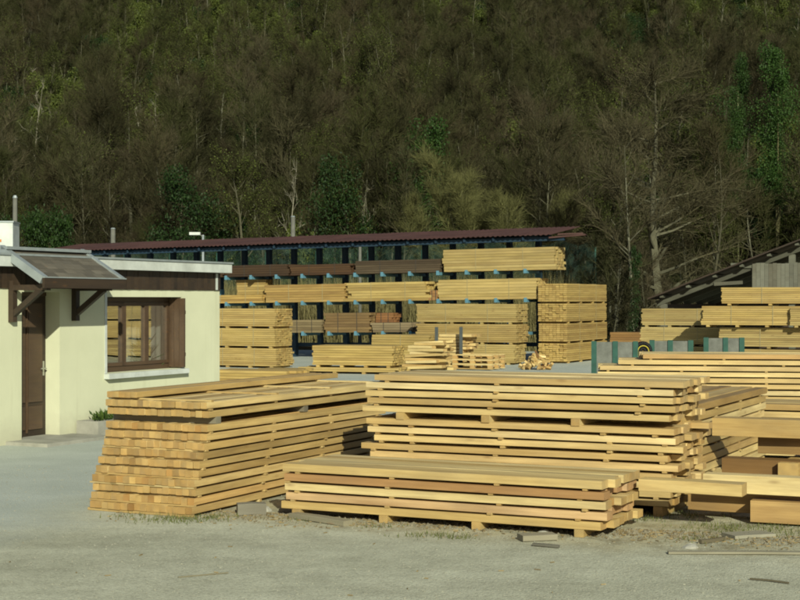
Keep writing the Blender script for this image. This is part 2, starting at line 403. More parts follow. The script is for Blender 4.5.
def glass_material():
    m, t, b = mat('window_glass')
    out = t.nodes['Material Output']; t.nodes.remove(b)
    gl = t.nodes.new('ShaderNodeBsdfGlossy'); gl.inputs['Roughness'].default_value = 0.008; gl.inputs['Color'].default_value = (0.95, 0.95, 0.9, 1)
    tr = t.nodes.new('ShaderNodeBsdfTransparent'); tr.inputs[0].default_value = (0.94, 0.96, 0.93, 1)
    mx = t.nodes.new('ShaderNodeMixShader'); mx.inputs[0].default_value = 0.45
    L(t, tr.outputs[0], mx.inputs[1]); L(t, gl.outputs[0], mx.inputs[2]); L(t, mx.outputs[0], out.inputs[0])
    bp = t.nodes.new('ShaderNodeBump'); bp.inputs['Strength'].default_value = 0.05; bp.inputs['Distance'].default_value = 0.01
    L(t, noi(t, coords(t, (1, 1, 1), rnd=False), 1.6, 1), bp.inputs['Height']); L(t, bp.outputs[0], gl.inputs['Normal'])
    return m
M_glass = glass_material()
M_steel = plain('brushed_steel', (0.5, 0.5, 0.48), 0.35, 0.1, 5, metal=0.9)

H0 = ground_at(0, 446)
# local x along A (facade to the right), local y along -B (into the building)
house = thing('office_building', 'cream rendered flat-roofed office with brown window and shingled porch roof', 'building', H0, RA)
X0, X1, D, ZT = -3.2, 5.86, 5.0, 2.29
wl = MB()
dx0, dx1, dz = 0.474, 1.35, 2.22
wx0, wx1, wz0, wz1 = 2.53, 4.65, 0.93, 2.15
T = 0.34
wl.bx(X0, dx0, 0, T, -.1, ZT); wl.bx(dx0, dx1, 0, T, dz, ZT); wl.bx(dx1, wx0, 0, T, -.1, ZT)
wl.bx(wx0, wx1, 0, T, -.1, wz0); wl.bx(wx0, wx1, 0, T, wz1, ZT); wl.bx(wx1, X1, 0, T, -.1, ZT)
wl.bx(X1 - T, X1, T, D, -.1, ZT); wl.bx(X0, X0 + T, T, D, -.1, ZT); wl.bx(X0 + T, X1 - T, D - T, D, -.1, ZT)
wl.build('wall', M_wall, house)
MB().bx(X0 + T, X1 - T, T, D - T, 0.02, 0.05).build('floor', M_int, house)
MB().bx(X0 + T, X1 - T, T + 1.9, T + 2.0, 0.05, 2.25).build('partition', M_int, house)
for pr in ((X0, X0 + .02, 0, .02),): pass
# cladding boards
cl0 = link('cladding', MB().bx(X0 + .02, X1 - .02, 0.03, 0.05, ZT - .03, 2.60).mesh('cladding', M_dark), house)
x = X0; k = 0
bme = MB().bx(0, 0.098, -0.022, 0.026, 0, 0.31).mesh('cladding_board', M_dark)
while x < X1 - 0.05:
    link('cladding_board', bme, cl0, (x, random.uniform(-.004, .004), ZT - 0.02), None, jit((1, 1, 1), .2)); x += 0.104
# side cladding (end wall)
MB().bx(X1 - .02, X1 + .012, 0.03, D, ZT - .02, 2.6).build('cladding', M_dark, house)
MB().bx(X1 - .17, X1 - .11, -.035, -.02, ZT - .01, 2.57).build('corner_batten', M_white, house)
# roof
rf = MB(); rf.bx(X0 - .15, X1 + .16, -.16, D + .1, 2.585, 2.74); rf.build('roof', M_white, house)
MB().bx(X0 - .17, X1 + .18, -.18, D + .12, 2.744, 2.775).build('roof_edge', M_zinc, house)
# window
fr = MB(); fy0, fy1 = 0.22, 0.30
M_sash = wood('brown_window_wood', [(0, (0.055, 0.034, 0.021)), (0.5, (0.068, 0.042, 0.026)), (1, (0.046, 0.029, 0.018))], 0.15, 0.5)
win = MB(); e = 0.003
win.bx(wx0 + e, wx1 - e, fy0, fy1, wz0 + .0, wz0 + .09); win.bx(wx0 + e, wx1 - e, fy0, fy1, wz1 - .09, wz1 - e)
win.bx(wx0 + e, wx0 + .10, fy0, fy1, wz0 + .09, wz1 - .09); win.bx(wx1 - .10, wx1 - e, fy0, fy1, wz0 + .09, wz1 - .09)
wo = win.build('window', M_sash, house)
wi = (wx1 - wx0 - 0.2) / 3
for k in range(3):
    a = wx0 + .1 + k * wi; s = MB(); q = 0.055
    s.bx(a + .002, a + q, fy0 - .02, fy1 - .02, wz0 + .093, wz1 - .093); s.bx(a + wi - q, a + wi - .002, fy0 - .02, fy1 - .02, wz0 + .093, wz1 - .093)
    s.bx(a + q, a + wi - q, fy0 - .018, fy1 - .022, wz0 + .093, wz0 + .093 + q); s.bx(a + q, a + wi - q, fy0 - .018, fy1 - .022, wz1 - .093 - q, wz1 - .093)
    s.build('sash', M_sash, wo)
    MB().bx(a + q - .005, a + wi - q + .005, fy0 + .02, fy0 + .026, wz0 + .093 + q - .005, wz1 - .093 - q + .005).build('pane', M_glass, wo)
# shutters folded back against the right reveal, standing a little proud of the wall
sh = MB()
for k in range(3): sh.bx(wx1 - .075, wx1 - .035, -.10 + k * .105, -.10 + k * .105 + .10, wz0 + .02, wz1 - .02)
sh.bx(wx1 - .034, wx1 - .012, -.08, .19, wz0 + .2, wz0 + .28); sh.bx(wx1 - .034, wx1 - .012, -.08, .19, wz1 - .3, wz1 - .22)
so_ = sh.build('shutter', M_sash, house)
for z in (wz0 + .24, wz1 - .26): MB().tube((wx1 - .055, -.108, z - .03), (wx1 - .055, -.108, z + .03), .012, .012, 6).build('hinge', M_dark, so_)
MB().bx(wx0 - .07, wx1 + .09, -.10, 0.215, wz0 - .085, wz0 - .004).build('window_sill', M_white, house)
MB().bx(wx0 - .06, wx0 - .004, -.012, -.002, wz0, wz1 + .06).build('window_trim', M_white, house)
# door
dr = MB(); dr.bx(dx0 + e, dx1 - e, 0.265, 0.31, 0.05, dz - .06)
door = dr.build('door', M_dark, house)
pm = MB(); 
for (xa, xb, za, zb) in ((dx0 + .1, dx0 + .38, .15, .5), (dx1 - .42, dx1 - .1, .15, .5), (dx0 + .1, dx0 + .38, .56, 2.05), (dx1 - .42, dx1 - .1, .56, 2.05)):
    MB().bx(xa, xb, 0.245, 0.264, za, zb).build('door_panel', M_sash, door)
MB().bx(dx0 + .41, dx1 - .45, .235, .264, .1, 2.12).build('door_moulding', M_sash, door)
hd = MB(); hd.bx(dx1 - .085, dx1 - .045, .252, .263, .95, 1.17); hd.tube((dx1 - .065, .255, 1.06), (dx1 - .065, .20, 1.06), .011, .011, 6); hd.tube((dx1 - .065, .20, 1.06), (dx1 - .19, .20, 1.06), .011, .011, 6)
hd.build('door_handle', M_steel, door)
df = MB(); df.bx(dx0 + e, dx1 - e, .25, .33, dz - .058, dz - e); df.build('door_frame', M_sash, house)
MB().bx(dx0 - .35, dx1 + .3, -.75, .26, -.02, 0.05).build('door_step', M_conc, house)
# porch roof
can = MB(); cx0, cx1, pd = 0.10, 1.97, 0.70
ztop, zf = 2.83, 2.42
sl_ = math.atan2(ztop - zf, pd); 
can.bar((cx0 + .03, -pd / 2, (ztop + zf) / 2 - .05), (cx1 - .03, -pd / 2, (ztop + zf) / 2 - .05), math.hypot(pd, ztop - zf), 0.05)
canopy = MB(); 
def sp(x, u, n=0.0):   # u 0..1 down the slope, n normal offset
    return Vector((x, -pd * u - n * math.sin(sl_), ztop - (ztop - zf) * u + n * math.cos(sl_)))
def slab(m, xa, xb, u0, u1, n0, n1):
    P = [sp(x_, u_, n_) for x_ in (xa, xb) for u_ in (u0, u1) for n_ in (n0, n1)]
    b0 = len(m.v); m.v += [tuple(p) for p in P]
    for q in [(0, 1, 3, 2), (4, 6, 7, 5), (0, 4, 5, 1), (2, 3, 7, 6), (0, 2, 6, 4), (1, 5, 7, 3)]: m.f.append(tuple(b0 + i for i in q)); m.m.append(0)
slab(canopy, cx0 + .02, cx1 - .02, -.05, 1.0, -.075, -.012)
po = canopy.build('porch_roof', M_dark, house)
rows = 6
for r in range(rows):
    n = 8
    for k in range(n):
        m = MB(); a = cx0 + .04 + (cx1 - cx0 - .08) * (k + (0.5 if r % 2 else 0)) / n; b_ = a + (cx1 - cx0 - .08) / n - .006
        b_ = min(b_, cx1 - .05)
        if b_ - a < .03: continue
        slab(m, a, b_, r / rows, (r + 1.12) / rows, -.008 + .004 * (r % 2), .006 + .004 * (r % 2)); m.build('shingle', M_shingle, po, color=jit((1, 1, 1), .3))
for (a, b_) in ((cx0 - .06, cx0 + .05), (cx1 - .055, cx1 + .03)):
    m = MB(); slab(m, a, b_, -.08, 1.03, -.08, .035); m.build('flashing', M_zinc, po)
m = MB(); m.bx(cx0 - .06, cx1 + .03, -.10, .02, ztop + .0, ztop + .045); m.build('flashing', M_zinc, po)
m = MB(); m.bx(cx0 - .05, cx1 + .02, -pd - .06, -pd - .02, zf - .15, zf - .005); m.build('fascia_board', M_dark, po)
m = MB(); m.bx(cx0 - .055, cx1 + .025, -pd - .07, -pd - .015, zf - .004, zf + .014); m.build('drip_edge', M_zinc, po)
for bxp in (0.22, 1.68):
    m = MB(); m.bx(bxp - .045, bxp + .045, -.09, -.002, 1.78, 2.38); m.bx(bxp - .043, bxp + .043, -pd, -.002, 2.24, 2.32)
    m.bar((bxp, -.05, 1.88), (bxp, -pd + .12, 2.26), .075, .08); m.build('bracket', M_dark, po)
m = MB(); m.bx(cx0, cx1, -pd + .0, -pd + .08, 2.322, 2.40); m.build('purlin', M_dark, po)

# planter by the wall with a small green plant
M_leaf = None
def leaf_material(name, stops, trans=0.25):
    m, t, b = mat(name); r, oi = objrnd(t)
    c = ramp(t, r, stops); c = mix(t, 1.0, c, oi.outputs['Color'], 'MULTIPLY')
    L(t, c, b.inputs['Base Color']); b.inputs['Roughness'].default_value = 0.6
    out = t.nodes['Material Output']; tl = t.nodes.new('ShaderNodeBsdfTranslucent'); L(t, c, tl.inputs[0])
    mx = t.nodes.new('ShaderNodeMixShader'); mx.inputs[0].default_value = trans
    L(t, b.outputs[0], mx.inputs[1]); L(t, tl.outputs[0], mx.inputs[2]); L(t, mx.outputs[0], out.inputs[0])
    return m
M_leaf = leaf_material('green_leaf', [(0, (0.05, 0.09, 0.02)), (0.5, (0.09, 0.14, 0.03)), (1, (0.035, 0.07, 0.018))])
def leaf_card(m, p, d, ln, wd, mi=0):
    s = d.cross(Vector((random.uniform(-1, 1), random.uniform(-1, 1), random.uniform(-1, 1)))); 
    if s.length < 1e-4: s = Vector((1, 0, 0))
    s.normalize()
    m.face([p, p + d * ln * .45 + s * wd * .5, p + d * ln, p + d * ln * .45 - s * wd * .5], mi)
pl = thing('planter', 'low concrete planter with a small green plant against the cream wall', 'planter', H0 + A * 1.72 + B * 0.02, RA)
m = MB(); m.bx(0, 1.6, -.42, -.36, 0, .24); m.bx(0, 1.6, -.06, -.01, 0, .24); m.bx(0, .06, -.36, -.06, 0, .24); m.bx(1.54, 1.6, -.36, -.06, 0, .24); m.build('trough', M_conc, pl)
m = MB(); m.bx(.06, 1.54, -.36, -.06, .02, .2); m.build('soil', plain('soil', (.06, .045, .03), .95), pl)
m = MB()
for i in range(260):
    a = random.uniform(0, 2 * PI); u = random.random() ** .5
    p = Vector((.75 + math.cos(a) * .5 * u, -.2 + math.sin(a) * .12 * u, .2)); d = Vector((math.cos(a) * .6, math.sin(a) * .6, random.uniform(.5, 1.3))).normalized()
    leaf_card(m, p + d * random.uniform(0, .14), d, random.uniform(.06, .13), .035)
m.build('leaves', M_leaf, pl)

# yucca standing inside the window
yu = thing('house_plant', 'spiky green pot plant standing inside the office window', 'plant', H0 + A * 4.2 - B * 0.46 + Vector((0, 0, .05)), RA)
m = MB(); m.tube((0, 0, 0.0), (0, 0, .75), .12, .15, 12); m.build('pot', plain('terracotta', (.25, .10, .05), .8), yu)
m = MB()
for i in range(140):
    a = random.uniform(0, 2 * PI); d = Vector((math.cos(a), math.sin(a), random.uniform(.2, 2.2))).normalized(); leaf_card(m, Vector((0, 0, random.uniform(.75, 1.2))), d, random.uniform(.2, .42), .04)
m.build('leaves', M_leaf, yu)

cu = thing('curtain', 'white curtain hanging inside the right of the office window', 'curtain', H0 + Vector((0, 0, .06)), RA)
m = MB()
for k in range(41):
    x = 3.95 + 1.25 * k / 40; yy = .68 + .018 * math.sin(k * 1.1)
    m.v += [(x, yy, 0), (x, yy, 2.15)]
for k in range(40): m.f.append((2 * k, 2 * k + 2, 2 * k + 3, 2 * k + 1)); m.m.append(0)
m.build('cloth', plain('white_cloth', (.82, .82, .80), .9, .05), cu, smooth=True)
MB().tube((3.9, .68, 2.17), (5.25, .68, 2.17), .012, .012, 6).build('rod', M_steel, cu)

# rooftop cabinet and mast
cp = at(9, 24.2, 0)
cab = thing('roof_cabinet', 'white metal cabinet with an orange sticker on the office roof', 'cabinet', (cp.x - .1, cp.y, 2.775), RA + .5)
MB().bx(-.30, .22, -.22, .25, 0, .56).build('casing', M_white, cab)
MB().bx(-.315, .235, -.235, .265, .562, .585).build('lid', M_zinc, cab)
MB().bx(-.308, -.302, -.04, .14, .25, .29).build('sticker', plain('orange_sticker', (.5, .17, .04), .6), cab)
MB().tube((-.306, .05, .44), (-.301, .05, .44), .03, .03, 10).build('badge', M_zinc, cab)
M_pole = plain('weathered_pole', (.13, .13, .11), .9, .2)
def pole(label, px, Y, ytop, r=0.06, lamp=False, zb=0.0, name='pole', cat='pole'):
    p = at(px, Y, zb); zt = EYE + (300 - ytop) * Y / F
    t_ = thing(name, label, cat, p)
    MB().tube((0, 0, 0), (0, 0, zt - zb), r * 1.15, r * .85, 8).build('shaft', M_pole if not lamp else M_zinc, t_, smooth=True)
    MB().tube((0, 0, zt - zb), (0, 0, zt - zb + .05), r, r * .6, 8).build('cap', M_zinc, t_)
    if lamp:
        MB().bar((0, 0, zt - zb - .05), (-.12, 0, zt - zb + .06), .05, .04).build('arm', M_pole, t_)
        MB().box((-.34, 0, zt - zb + .10), (.46, .24, .12)).build('lamp_head', M_white, t_)
    return t_
pole('thin grey mast rising behind the white roof cabinet', 15, 29, 198, .05)
pole('grey pole behind the office, standing left of the rack roof end', 113, 62.5, 229, .11)
pole('street lamp with white head above the rack roof', 203, 64, 236, .06, True, name='street_lamp', cat='lamp')
pole('grey concrete pole rising behind the middle of the rack roof', 293, 66, 217, .11)
pole('thin grey post behind the rack below its roof', 360, 63, 243, .07)

# ------------------------------------------------------------------ storage rack
M_rust = plain('red_brown_sheet_roof', (0.072, 0.034, 0.029), 0.75, 0.35, 1.2, dirt=((0.05, 0.028, 0.024), .6))
M_shaded_blue = plain('shaded_blue_steel', (0.016, 0.036, 0.060), 0.6, 0.3, 3.0)  # blue steel darkened to hold the shade under the rack roof
M_blue = plain('light_blue_painted_steel', (0.10, 0.23, 0.30), 0.55, 0.3, 3.0, dirt=((.14, .17, .17), .5))
RO = at(540, 51.5); NP, SP_, ROLL = 18, 1.07, 0.013
rack = thing('cantilever_rack', 'long roofed cantilever rack with dark posts and blue arms holding timber', 'rack', RO, RB)
rack.rotation_euler = (0, -ROLL, RB)   # ground rises gently to the right
def rz_(x): return 0.0
pm_ = MB().bx(-.085, .085, -.1, .1, -.4, 4.35).mesh('post', M_shaded_blue)
pbl = MB().bx(-.09, .09, -.105, .105, 0, .42).mesh('post_sunlit_band', M_blue)  # lighter blue band painting a sunlit stretch of a post
am_ = MB().bx(-.055, .055, -1.35, -.1, -.10, 0).bx(-.05, .05, -1.353, -1.33, -.10, .05).mesh('arm', M_blue)
TI = (1.03, 2.13, 3.10)
for i in range(NP + 1):
    p = link('post', pm_, rack, (-i * SP_, 0, 0))
    for z in TI: link('arm', am_, p, (0, 0, z))
    if i in (0, 10, 11, 9, 12, 5): link('sunlit_band', pbl, p, (0, 0, 2.25 if i else 3.35)); 
    if i == 0: link('sunlit_band', pbl, p, (0, 0, 2.62))
for z in (4.2, 0.5):
    MB().bx(-NP * SP_ - .3, .4, .101, .22, z, z + .14).build('rail', M_shaded_blue, rack)
MB().bx(-NP * SP_ - 1.0, 1.4, -1.38, -1.26, 4.06, 4.19).build('eave_beam', M_shaded_blue, rack)
for i in range(NP + 1): MB().bar((-i * SP_, -1.5, 4.15), (-i * SP_, 1.3, 4.50), .07, .12).build('rafter', M_shaded_blue, rack)
def sheet(x0, x1, y0, y1, z0, z1, per=.18, amp=.02):
    m = MB(); n = int((x1 - x0) / per * 4)
    for k in range(n + 1):
        x = x0 + (x1 - x0) * k / n; d = amp * math.sin(2 * PI * x / per)
        for (y, z) in ((y0, z0), (y1, z1)):
            m.v.append((x, y, z + d)); m.v.append((x, y, z + d - .012))
    for k in range(n):
        a = k * 4; b_ = a + 4
        for q in ((a, b_, b_ + 2, a + 2), (a + 1, a + 3, b_ + 3, b_ + 1), (a, a + 1, b_ + 1, b_), (a + 2, b_ + 2, b_ + 3, a + 3)): m.f.append(q); m.m.append(0)
    return m
xr = -NP * SP_ - 1.3; k = 0
while xr < 0.6:
    xe = min(xr + 2.1, 1.0)
    sheet(xr, xe, -1.62, 1.5, 4.26 + .006 * (k % 2), 4.66 + .006 * (k % 2)).build('roof_sheet', M_rust, rack); xr += 2.04; k += 1
MB().bar((.9, -1.4, 4.16), (2.1, -1.2, 4.23), .25, .05).build('loose_roof_batten', M_rust, rack)
MB().bar((.9, -.6, 4.30), (1.7, -.3, 4.32), .25, .05).build('loose_roof_batten', M_rust, rack)

# ------------------------------------------------------------------ wrapped packs of planks further back
def pack_mesh(Lx, W, H, nl, nw, mats, rnd, ragged=0.02, bear=0.06, sticks=()):
    m = MB(); lh = (H - bear) / nl; bw = W / nw
    for s in (0.06, 0.36, 0.66, 0.94): m.bx(s * Lx - .05, s * Lx + .05, 0.005, W - .005, 0, bear - .003, 0, None)
    for i in range(nl):
        z = bear + i * lh
        for j in range(nw):
            a = rnd.uniform(-ragged, ragged); b_ = Lx + rnd.uniform(-ragged, ragged); y = j * bw + rnd.uniform(-.006, .006)
            m.bx(a, b_, y + .003, y + bw - .003, z + .0035, z + lh - .0035 - (0.012 if i in sticks else 0), 0, 1)
    return m.mesh('planks', mats)
M_strap = plain('steel_strap', (.30, .25, .13), .5, .1)
GP = 'packs of planks stored at the back of the yard'
M_strap2 = plain('dark_strap', (.05, .045, .04), .5, .1)
def pack(label, p, rz, Lx, W=1.05, H=0.66, nl=9, nw=8, mats=None, tint=(1, 1, 1), straps=(0.3, 0.72), bear=0.06, ragged=.02, group=GP, name='plank_pack', parent=None, ry=0.0):
    t_ = thing(name, label, 'plank pack', p, rz, group); t_.rotation_euler = (0, ry, rz)
    me = pack_mesh(Lx, W, H, nl, nw, mats or [M_far, M_far], random.Random(random.random()), ragged * random.uniform(.6, 2.2), bear)
    tint = tuple(a_ * b_ for a_, b_ in zip(jit(tint, .10), random.choice([(1, 1, 1), (1.04, 1, .92), (.95, .96, 1.0), (1.0, .95, .9)])))
    o = link('planks', me, t_, None, None, tint, 'stuff')
    for s in straps:
        m = MB(); x = s * Lx
        m.bx(x - .010, x + .010, -.008, -.002, bear, H + .006); m.bx(x - .010, x + .010, W + .002, W + .008, bear, H + .006); m.bx(x - .010, x + .010, -.002, W + .002, H + .001, H + .007)
        m.build('strap', M_strap if mats is None else M_strap2, t_)
    return t_
def rackp(x, z, dy=-1.28):   # point on the rack in world space
    M = Matrix.Translation(RO) @ Matrix.Rotation(RB, 4, 'Z') @ Matrix.Rotation(-ROLL, 4, 'Y')
    return M @ Vector((x, dy, z + .003))
def rx_of(px):               # rack x for a pixel column
    r = (px - 400) / F; X, Y = RO.x - 1.2 * A.x, RO.y - 1.2 * A.y
    return (r * Y - X) / (B.x - r * B.y)
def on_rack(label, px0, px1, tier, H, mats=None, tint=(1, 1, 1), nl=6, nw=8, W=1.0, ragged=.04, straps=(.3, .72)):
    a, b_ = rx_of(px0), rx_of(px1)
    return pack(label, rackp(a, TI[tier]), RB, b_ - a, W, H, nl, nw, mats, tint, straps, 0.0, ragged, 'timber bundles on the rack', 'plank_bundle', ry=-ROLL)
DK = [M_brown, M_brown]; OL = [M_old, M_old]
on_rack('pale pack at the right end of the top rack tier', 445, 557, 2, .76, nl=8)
on_rack('dark brown lumber bundle, tinted for roof shade, on the top tier beside the pale pack', 357, 442, 2, .46, OL, (.38, .30, .24), nl=6)  # old brown lumber; tints here and below also carry the roof's shade
on_rack('shade-tinted bundle under the rack roof, second from the left', 293, 354, 2, .38, DK, (.22, .2, .2), nl=5)
on_rack('shade-tinted bundle under the rack roof right of the office corner', 228, 290, 2, .42, DK, (.18, .17, .17), nl=5)
on_rack('shade-tinted bundle under the rack roof partly hidden by the office', 150, 225, 2, .42, DK, (.18, .17, .17), nl=5)
on_rack('pale pack at the right end of the middle rack tier', 440, 539, 1, .70, nl=7)
on_rack('pale ragged bundle in the centre of the middle rack tier', 349, 430, 1, .66, tint=(1.05, 1.03, .95), nl=7, ragged=.10)
on_rack('orange toned bundle left of centre on the middle rack tier', 267, 347, 1, .64, tint=(.95, .82, .68), nl=7)
on_rack('low bundle at the left of the middle rack tier', 205, 264, 1, .30, tint=(1, .93, .8), nl=4)
on_rack('short pale bundle atop the low bundle, left on the middle tier', 233, 263, 1, .55, tint=(1.0, .95, .85), nl=6, W=.5).location = rackp(rx_of(233), TI[1] + .31, -.9)
on_rack('short brown remnant at the gap of the middle rack tier', 431, 440, 1, .35, DK, nl=3)
on_rack('grey brown boards at the left of the lowest rack tier', 288, 323, 0, .46, OL, (1.05, .88, .6), nl=5)
on_rack('brown bundle in the middle of the lowest rack tier', 326, 371, 0, .70, DK, (.72, .82, .85), nl=7)
on_rack('thin weathered boards at the right of the lowest rack tier', 373, 413, 0, .34, OL, (1, .85, .65), nl=4)
on_rack('small dark bundle atop the weathered boards on the lowest tier', 374, 391, 0, .34, DK, (.7, .6, .6), nl=4, W=.6).location = rackp(rx_of(374), TI[0] + .345, -1.0)

# towers of packs on the ground before the rack
def tower(px, Y, n, Lx, labels, H=0.66, rz=RB, W=1.08, tint=(1, 1, 1), zs=0.0, nl=9):
    for i in range(n):
        p = at(px, Y, zs + i * (H + .002)) + B * random.uniform(-.03, .03)
        pack(labels[i], p, rz, Lx + random.uniform(-.04, .04), W, H, nl, 8, tint=jit(tint, .05))
tower(200, 47.2, 3, 2.75, ['bottom pack of the three high tower beside the office corner', 'middle pack of the three high tower beside the office corner', 'top pack of the three high tower beside the office corner'], H=.61)
tower(416, 50.0, 3, 3.55, ['bottom pack of the middle tower behind the pallet', 'middle pack of the middle tower behind the pallet', 'top pack of the middle tower behind the pallet'], H=.655)
c = at(567, 49.6)
for i in range(4):
    pack(['bottom pack of the four high tower at the rack end', 'second pack from below in the four high tower', 'third pack from below in the four high tower', 'top pack of the four high tower at the rack end'][i],
         c + Vector((0, 0, i * .662)) + A * random.uniform(-.04, .04), RA, 4.3, 1.0, .66, 9, 8, tint=jit((1.0, .97, .92), .05))
# low packs in front of the towers
pack('low pack with dark gaps at its right end, left of the slab pile', at(313, 43.0, .18) , RB + .15, 2.4, 1.1, .62, 8, 8, None, (1.0, .95, .82), ())
pack('bearer pack of ragged boards under the low pack', at(300, 43.0, 0.0), RB + .15, 2.9, 1.1, .18, 2, 8, None, (1, .95, .85), (), 0.06, .15)
pack('low pack right behind the slab pile', at(372, 47.6), RB, 2.0, 1.1, 1.0, 12, 8, None, (.98, .95, .85), (.5,))
pack('flat pack of planks by the office corner on the ground', at(212, 36.0), RB + .1, 2.1, 1.1, .42, 5, 8, None, (1, .97, .9), (), .08, .12)
pack('short flat pack beside the office corner pack', at(252, 37.0), RB + .1, 1.15, 1.0, .40, 5, 7, None, (.97, .92, .82), (), .08, .12)
# packs at the right by the shed
tower(641, 49.0, 2, 2.55, ['lower pack left of the shed front, partly in shade', 'upper pack left of the shed front'], H=.60, zs=.62)
pack('lowest pack left of the shed front behind the green posts', at(641, 49.0), RB, 2.5, 1.08, .6, 9, 8)
pack('lower pack of the wide tower before the plank shed', at(719, 46.2, .62), RB, 4.2, 1.1, .64, 9, 8)
pack('bottom pack of the wide tower before the plank shed', at(719, 46.2, 0), RB, 4.2, 1.1, .6, 9, 8)
pack('middle pack of the wide tower before the plank shed', at(702, 46.2, 1.275), RB, 3.0, 1.1, .64, 9, 8)
pack('top pack of the wide tower before the plank shed', at(721, 46.6, 1.93), RB, 4.2, 1.1, .56, 8, 8)
pack('right middle pack of the wide tower at the picture edge', at(790, 44.9, 1.275), RB, 3.0, 1.1, .60, 9, 8)
pack('small brown pack behind the four high tower', at(610, 53.5), RB, 1.8, 1, .95, 10, 7, DK, (.9, .95, .9), ())
# packs past the picture edge, mirrored in the office window
for i in range(3):
    for j in range(3):
        pack('%s pack of the %s tower standing beyond the right picture edge' % (('bottom', 'middle', 'top')[j], ('nearest', 'second', 'farthest')[i]), at(840, 44, j * .67) + B * (i * 4.3 + .5) + A * (i % 2) * .3, RB, 4.0, 1.1, .66, 9, 8, group='packs beyond the right edge')

# ------------------------------------------------------------------ small things in the middle distance
# slab pile: pale bark-edged slabs stacked loosely
sp_ = thing('slab_pile', 'heap of pale loose slabs beside the pallet', 'wood pile', at(397, 45.0), RB)
for i in range(36):
    k_ = i // 4; lx = random.uniform(1.0, 1.55); z = .06 + k_ * .092
    board(sp_, 'slab', random.uniform(0, .3) + k_ * .05, (i % 4) * .24, z, lx - k_ * .04, .23, .08, random.uniform(-.16, .16), jit((1.18, 1.16, 1.1), .1), var=i % 3, ry=random.uniform(-.07, .03))
sp2 = thing('slab_pile', 'stack of pale boards between the two dark steel stakes', 'wood pile', at(438, 46.3), RB)
for i in range(33): board(sp2, 'slab', random.uniform(-.14, .14), (i % 3) * .3 + .1, .06 + (i // 3) * .095, random.uniform(.8, 1.1), .28, .08, random.uniform(-.05, .05), jit((1.12, 1.08, 1.0), .08), var=i % 3)
M_stake = plain('grey_steel', (.045, .055, .055), .6, .2)
for i, px in enumerate((436.5, 461)):
    t_ = thing('steel_stake', ['dark steel stake at the left of the pale board stack', 'dark steel stake at the right of the pale board stack'][i], 'stake', at(px, 45.6))
    MB().bx(-.05, .05, -.05, .05, 0, 1.28).build('shaft', M_stake, t_); MB().bx(-.12, .12, -.12, .12, 0, .03).build('base_plate', M_stake, t_)
# wooden pallets, stacked
for k in range(3):
    pa = thing('pallet', ['bottom pallet of the stack before the middle tower', 'middle pallet of the stack before the middle tower', 'top pallet of the stack before the middle tower'][k], 'pallet', at(452, 45.2, k * .145 + .03), RB, 'stacked pallets')
    sm = MB().bx(0, 1.3, -.05, .05, 0, .022).mesh('pallet_slat', M_wood)
    for j in range(5): link('top_slat', sm, pa, (0, .06 + j * .24, .117), None, jit((1.25, 1.22, 1.15)))
    for j in range(3):
        link('bottom_slat', sm, pa, (0, .06 + j * .48, 0), None, jit((1.25, 1.22, 1.15)))
        for q in range(3): link('block', MB().bx(-.07, .07, -.05, .05, 0, .09).mesh('block', M_end), pa, (.08 + q * .57, .06 + j * .48, .0245), None, jit((1.2, 1.1, 1)))
for i in range(4):
    pass
# firewood offcuts heap
fw = thing('offcut_heap', 'small heap of split offcuts on the ground before the four high tower', 'wood pile', at(538, 45.3))
for i in range(46):
    r_ = random.random() ** .6; a = random.uniform(0, 2 * PI); hh = max(.03, .45 * (1 - r_) + random.uniform(-.05, .05))
    m = MB(); ln = random.uniform(.16, .34); M3 = Matrix.Rotation(random.uniform(0, PI), 3, 'Z') @ Matrix.Rotation(random.uniform(-.9, .9), 3, 'Y') @ Matrix.Rotation(random.uniform(0, 1), 3, 'X')
    m.box((0, 0, 0), (ln, random.uniform(.06, .12), random.uniform(.05, .09)), 0, ends=1, M=M3)
    m.build('offcut', [M_brown if i % 5 == 0 else M_wood, M_end], fw, loc=(math.cos(a) * r_ * .45, math.sin(a) * r_ * .35, hh + .03), color=jit((1.1, 1.05, .95), .15))
# green steel bunks with grey panels
M_green = plain('green_painted_steel', (.022, .078, .058), .6, .3, 4)
M_grey = plain('weathered_grey_panel', (.15, .155, .135), .9, .35, 5, dirt=((.075, .08, .065), .6))
def bunk(label, pxs, Y, h, slope=0.0):
    t_ = thing('steel_bunk', label, 'barrier', at(pxs[0], Y), RB * .35, 'green and grey bunks')
    xs = [(px - pxs[0]) / F * Y * 1.0 for px in pxs]
    for i, x in enumerate(xs):
        MB().bx(x - .07, x + .07, -.08, .08, 0, h + .01).build('post', M_green, t_)
        if i < len(xs) - 1: MB().bx(x + .071, xs[i + 1] - .071, -.04, .05, .08, h - .01).build('panel', M_grey, t_)
bunk('left green posted bunk with two grey panels', (594, 615, 635), 40.5, .98)
bunk('middle green posted bunk beside the black coil', (652, 670, 690), 41.5, .98)
bunk('right green posted bunk before the wide tower', (706, 725, 741), 42.5, 1.03)
co = thing('hose_coil', 'black coil with yellow stripes hanging between the green bunks', 'coil', at(643, 41.0))
M_blk = plain('black_rubber', (.012, .012, .013), .5, .2); M_yel = plain('yellow_stripe', (.5, .42, .05), .6, .1)
def arc(m, R, r, z0, y, n=14):
    for i in range(n):
        a0, a1 = PI * i / n, PI * (i + 1) / n
        m.tube((R * math.cos(a0), y, z0 + R * math.sin(a0)), (R * math.cos(a1), y, z0 + R * math.sin(a1)), r, r, 6)
    m.tube((R, y, 0), (R, y, z0), r, r, 6); m.tube((-R, y, 0), (-R, y, z0), r, r, 6)
m = MB(); [arc(m, R, .055, .72, y) for R, y in ((.2, 0), (.13, 0), (.2, .1), (.06, .02))]; m.build('loops', M_blk, co, smooth=True)
